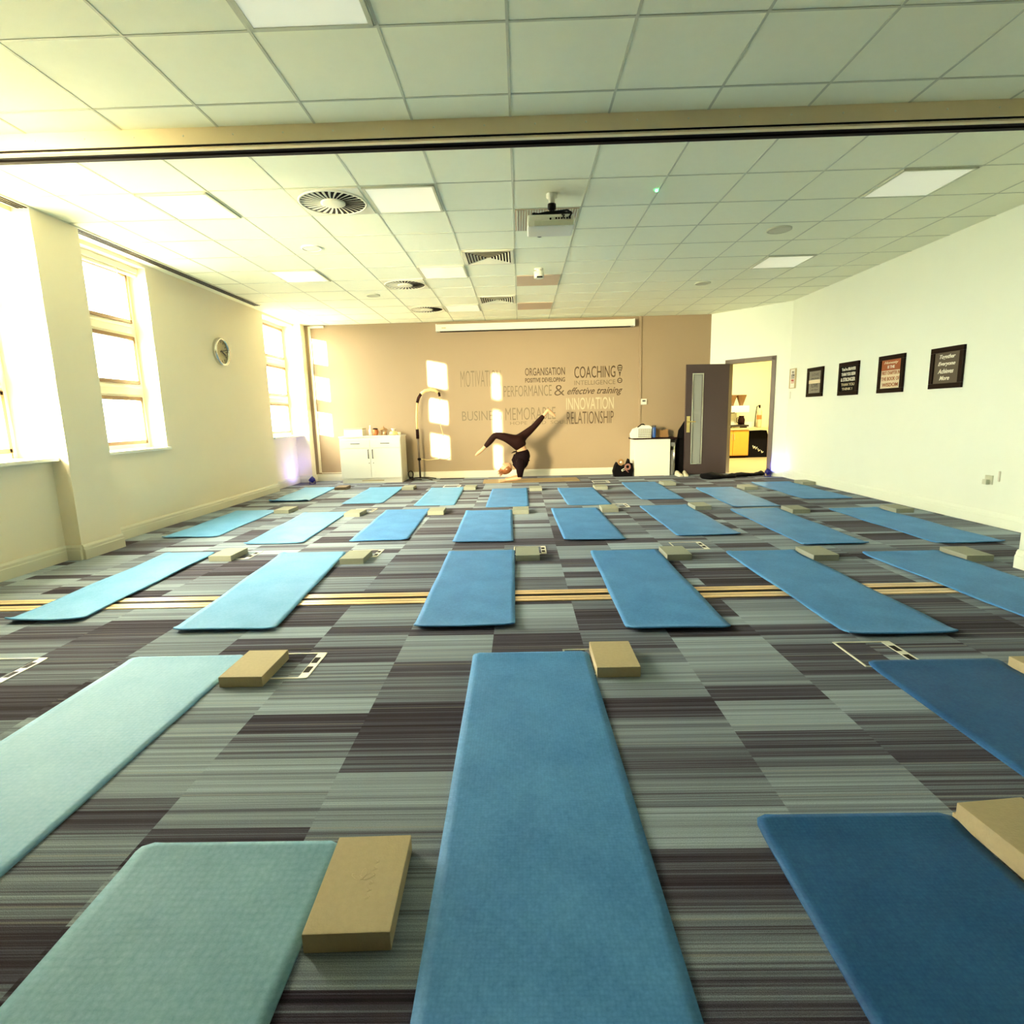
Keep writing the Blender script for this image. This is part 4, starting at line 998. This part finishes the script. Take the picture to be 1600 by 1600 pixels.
body_ch = [
 [hipc, J('waist', 815, 703, 0, (.085, .10)), J('ribs', 816, 712, 0, (.085, .10)), J('chest', 813, 722, 0, (.08, .10)), J('neck0', 807, 730, 0, .052), J('neck', 800, 732, 0, .045)],
 ['pelvis', J('hipL', 803, 689, -.065, .06), J('thighL', 789, 682, -.085, .055), J('kneeL', 774, 679, -.09, .045), J('calfL', 766, 690, -.09, .042), J('ankleL', 756.5, 700, -.09, .031), J('heelL', 754, 702.5, -.09, .032), J('footL', 748.5, 707, -.09, .034), J('toeL', 743.5, 711.5, -.09, .018)],
 ['pelvis', J('hipR', 814, 686.5, .065, .06), J('thighR', 823, 678, .08, .055), J('kneeR', 834.5, 668.5, .085, .044), J('calfR', 842, 660, .085, .041), J('ankleR', 852, 648.5, .085, .031), J('heelR', 857, 642, .085, .045), J('footR', 862, 647, .085, .036), J('toeR', 868.5, 652.5, .085, .017)],
 ['chest', J('shL', 812.5, 729, -.125, .04), J('uaL', 812, 739, -.16, .040), J('elL', 812, 748, -.17, .036), J('faL', 802, 749.5, -.15, .034), J('wrL', 792, 751.2, -.12, .023), J('haL', 787.5, 751.6, -.11, .019)],
 ['chest', J('shR', 812.5, 729, .125, .04), J('uaR', 812, 739, .16, .040), J('elR', 812, 748, .17, .036), J('faR', 802, 749.5, .15, .034), J('wrR', 792, 751.2, .12, .023), J('haR', 787.5, 751.6, .11, .019)],
]
bo = skin_body('body', body_ch, 'skin', person)
# hands: five fingers, spread flat on the floor
for sgn, nm in ((-1, 'L'), (1, 'R')):
    hx, hz = px(787.5, 751.6); hx -= PX; hz -= .007; hz = .014; hy = sgn*.11
    for fi, (dy, L, ang) in enumerate(((-.034, .070, .25), (-.012, .082, .08), (.010, .078, -.06), (.030, .062, -.2))):
        pts = [(hx+.02, hy+dy*.7, hz+.006), (hx-.03, hy+dy, hz+.004), (hx-.03-L*.55, hy+dy*1.2-L*.55*math.sin(ang)*.6, hz+.004), (hx-.03-L, hy+dy*1.3-L*math.sin(ang), hz-.004)]
        MB().tube(pts, [.012, .0105, .009, .0065], n=8).build('finger', 'skin', bo)
    th = -sgn
    MB().tube([(hx+.02, hy+th*.02, hz+.006), (hx-.0, hy+th*.05, hz+.004), (hx-.035, hy+th*.075, hz-.002)], [.014, .011, .008], n=8).build('thumb', 'skin', bo)
# head hanging, face towards the hands (left) and slightly down
hxc, hzc = px(790.5, 733); hxc -= PX; hzc -= .007
b = MB(); bmesh.ops.create_uvsphere(b.bm, u_segments=24, v_segments=18, radius=1)
# local head frame: crown direction (upside down and tilted to the left), face direction
crown = Vector((-.78, 0, -.62)).normalized(); face = Vector((-.62, -.15, .78)); face = (face-crown*face.dot(crown)).normalized(); side = crown.cross(face)
for v in b.bm.verts:
    x, y, z = v.co                       # x side, y face, z crown
    sx_ = .074*(1-.18*max(0, -z)); sy_ = .093; sz = .112
    if y > .5 and z < 0: y *= .95
    nose = max(0, 1-((x/.16)**2+((z+.05)/.2)**2)) if y > .6 else 0
    w = side*(x*sx_)+face*(y*sy_+.018*nose)+crown*(z*sz)
    v.co = w+Vector((hxc, 0, hzc))
for f in b.bm.faces: f.smooth = True
hd = b.build('head', 'skin', bo)
HCn = Vector((hxc, 0, hzc))
for s_ in (-1, 1):
    b = MB(); b.lathe([(0, -.012), (.012, -.006), (.014, .004), (0, .010)], HCn+side*(.030*s_)+face*.080+crown*.012, n=12); b.build('eye', 'ink_white', hd)
    b = MB(); b.lathe([(0, -.02), (.02, -.012), (.022, .008), (0, .016)], HCn+side*(.076*s_)-face*.005, n=10); b.build('ear', 'skin', hd)
b = MB(); m0 = HCn+face*.084-crown*.055; b.tube([m0-side*.022, m0+face*.004, m0+side*.022], .006, n=6); b.build('mouth', 'orange_pot', hd)
# hair: cap over crown and back, with loose strands hanging
b = MB(); bmesh.ops.create_uvsphere(b.bm, u_segments=24, v_segments=18, radius=1)
kill = [v for v in b.bm.verts if v.co.y > .45 and v.co.z < .55 or v.co.z < -.55]
bmesh.ops.delete(b.bm, geom=kill, context='VERTS')
for v in b.bm.verts:
    x, y, z = v.co; j = 1.07+.05*math.sin(x*17+z*13)
    v.co = side*(x*.078*j)+face*(y*.098*j)+crown*(z*.118*j)+HCn
for f in b.bm.faces: f.smooth = True
hr = b.build('hair', 'hair', bo)
b = MB()
for q in range(26):
    a = random.uniform(-1, 1); c = random.uniform(-.8, .8)
    st = HCn+crown*.10*math.cos(a*.8)+side*(.07*math.sin(a))-face*.05*c
    en = st+crown*random.uniform(.03, .08)+Vector((random.uniform(-.06, .02), random.uniform(-.03, .03), random.uniform(-.03, .02)))
    en.z = max(en.z, .012)
    b.tube([st, (st+en)/2+Vector((0, 0, .01)), en], [.010, .008, .003], n=5)
b.build('loose_strands', 'hair', hr)
# leggings
leg_ch = [
 [J('pelvis', 809, 693, 0, (.125, .135)), J('band0', 813, 698, 0, (.12, .125)), J('band1', 815.5, 702, 0, (.105, .115))],
 ['pelvis', J('hipL', 801, 689, -.065, .105), J('thighL', 789, 682.5, -.085, .082), J('kneeL', 774.5, 679.5, -.09, .063), J('calfL', 766, 690, -.09, .058), J('ankleL', 758, 698.5, -.09, .038)],
 ['pelvis', J('hipR', 814.5, 685, .065, .100), J('thighR', 824, 677.5, .08, .080), J('kneeR', 834.5, 668.5, .085, .060), J('calfR', 842, 660, .085, .058), J('ankleR', 851, 649.5, .085, .038)]]
skin_body('leggings', leg_ch, 'leggings', bo)
def P3(a, c, y): X_, Z_ = px(a, c); return (X_-PX, y, Z_-.007)
def cloth_tube(b, pts, rad, flat=1, amp=.06, ph=0):
    n0 = len(b.bm.verts); b.tube(pts, rad, n=22, flat=flat); b.bm.verts.ensure_lookup_table()
    c = sum((Vector(p) for p in pts), Vector())/len(pts)
    for v in b.bm.verts[n0:]:
        a = math.atan2(v.co.y-c.y, v.co.x-c.x); k_ = 1+amp*math.sin(5*a+ph+v.co.z*22)*math.cos(2*a+v.co.z*9)
        v.co.x = c.x+(v.co.x-c.x)*k_; v.co.y = c.y+(v.co.y-c.y)*k_
b = MB()
cloth_tube(b, [P3(815.5, 705.5, 0), P3(816, 708, 0), P3(816, 713, 0), P3(814.5, 719, 0), P3(812.5, 725, 0), P3(811.5, 731, 0), P3(811, 736, 0)], [.09, .108, .122, .128, .122, .10, .05], 1.15)
b.tube([P3(811, 725, 0), P3(806, 729, 0), P3(803, 731.5, 0)], [.09, .075, .055], n=16)
for sg in (-1, 1):
    cloth_tube(b, [P3(812.5, 720, sg*.05), P3(812.5, 726, sg*.115), P3(812, 732, sg*.135), P3(811.5, 739, sg*.158), P3(811.5, 747, sg*.17)], [.075, .088, .082, .064, .044], 1, .05, sg)
tp = b.build('loose_top', 'top_cloth', bo)
b = MB(); b.tube([P3(820, 713, 0), P3(824, 719, -.02), P3(827, 722, -.03)], [.05, .035, .008], n=10, flat=.6)
b.tube([P3(809, 706, 0), P3(803, 707, -.04), P3(799, 709, -.05)], [.03, .025, .006], n=8, flat=.5)
b.tube([P3(806, 712, 0), P3(803, 720, -.02), P3(805, 731, -.01)], [.04, .05, .03], n=10)
b.build('shirt_folds', 'top_cloth', tp)
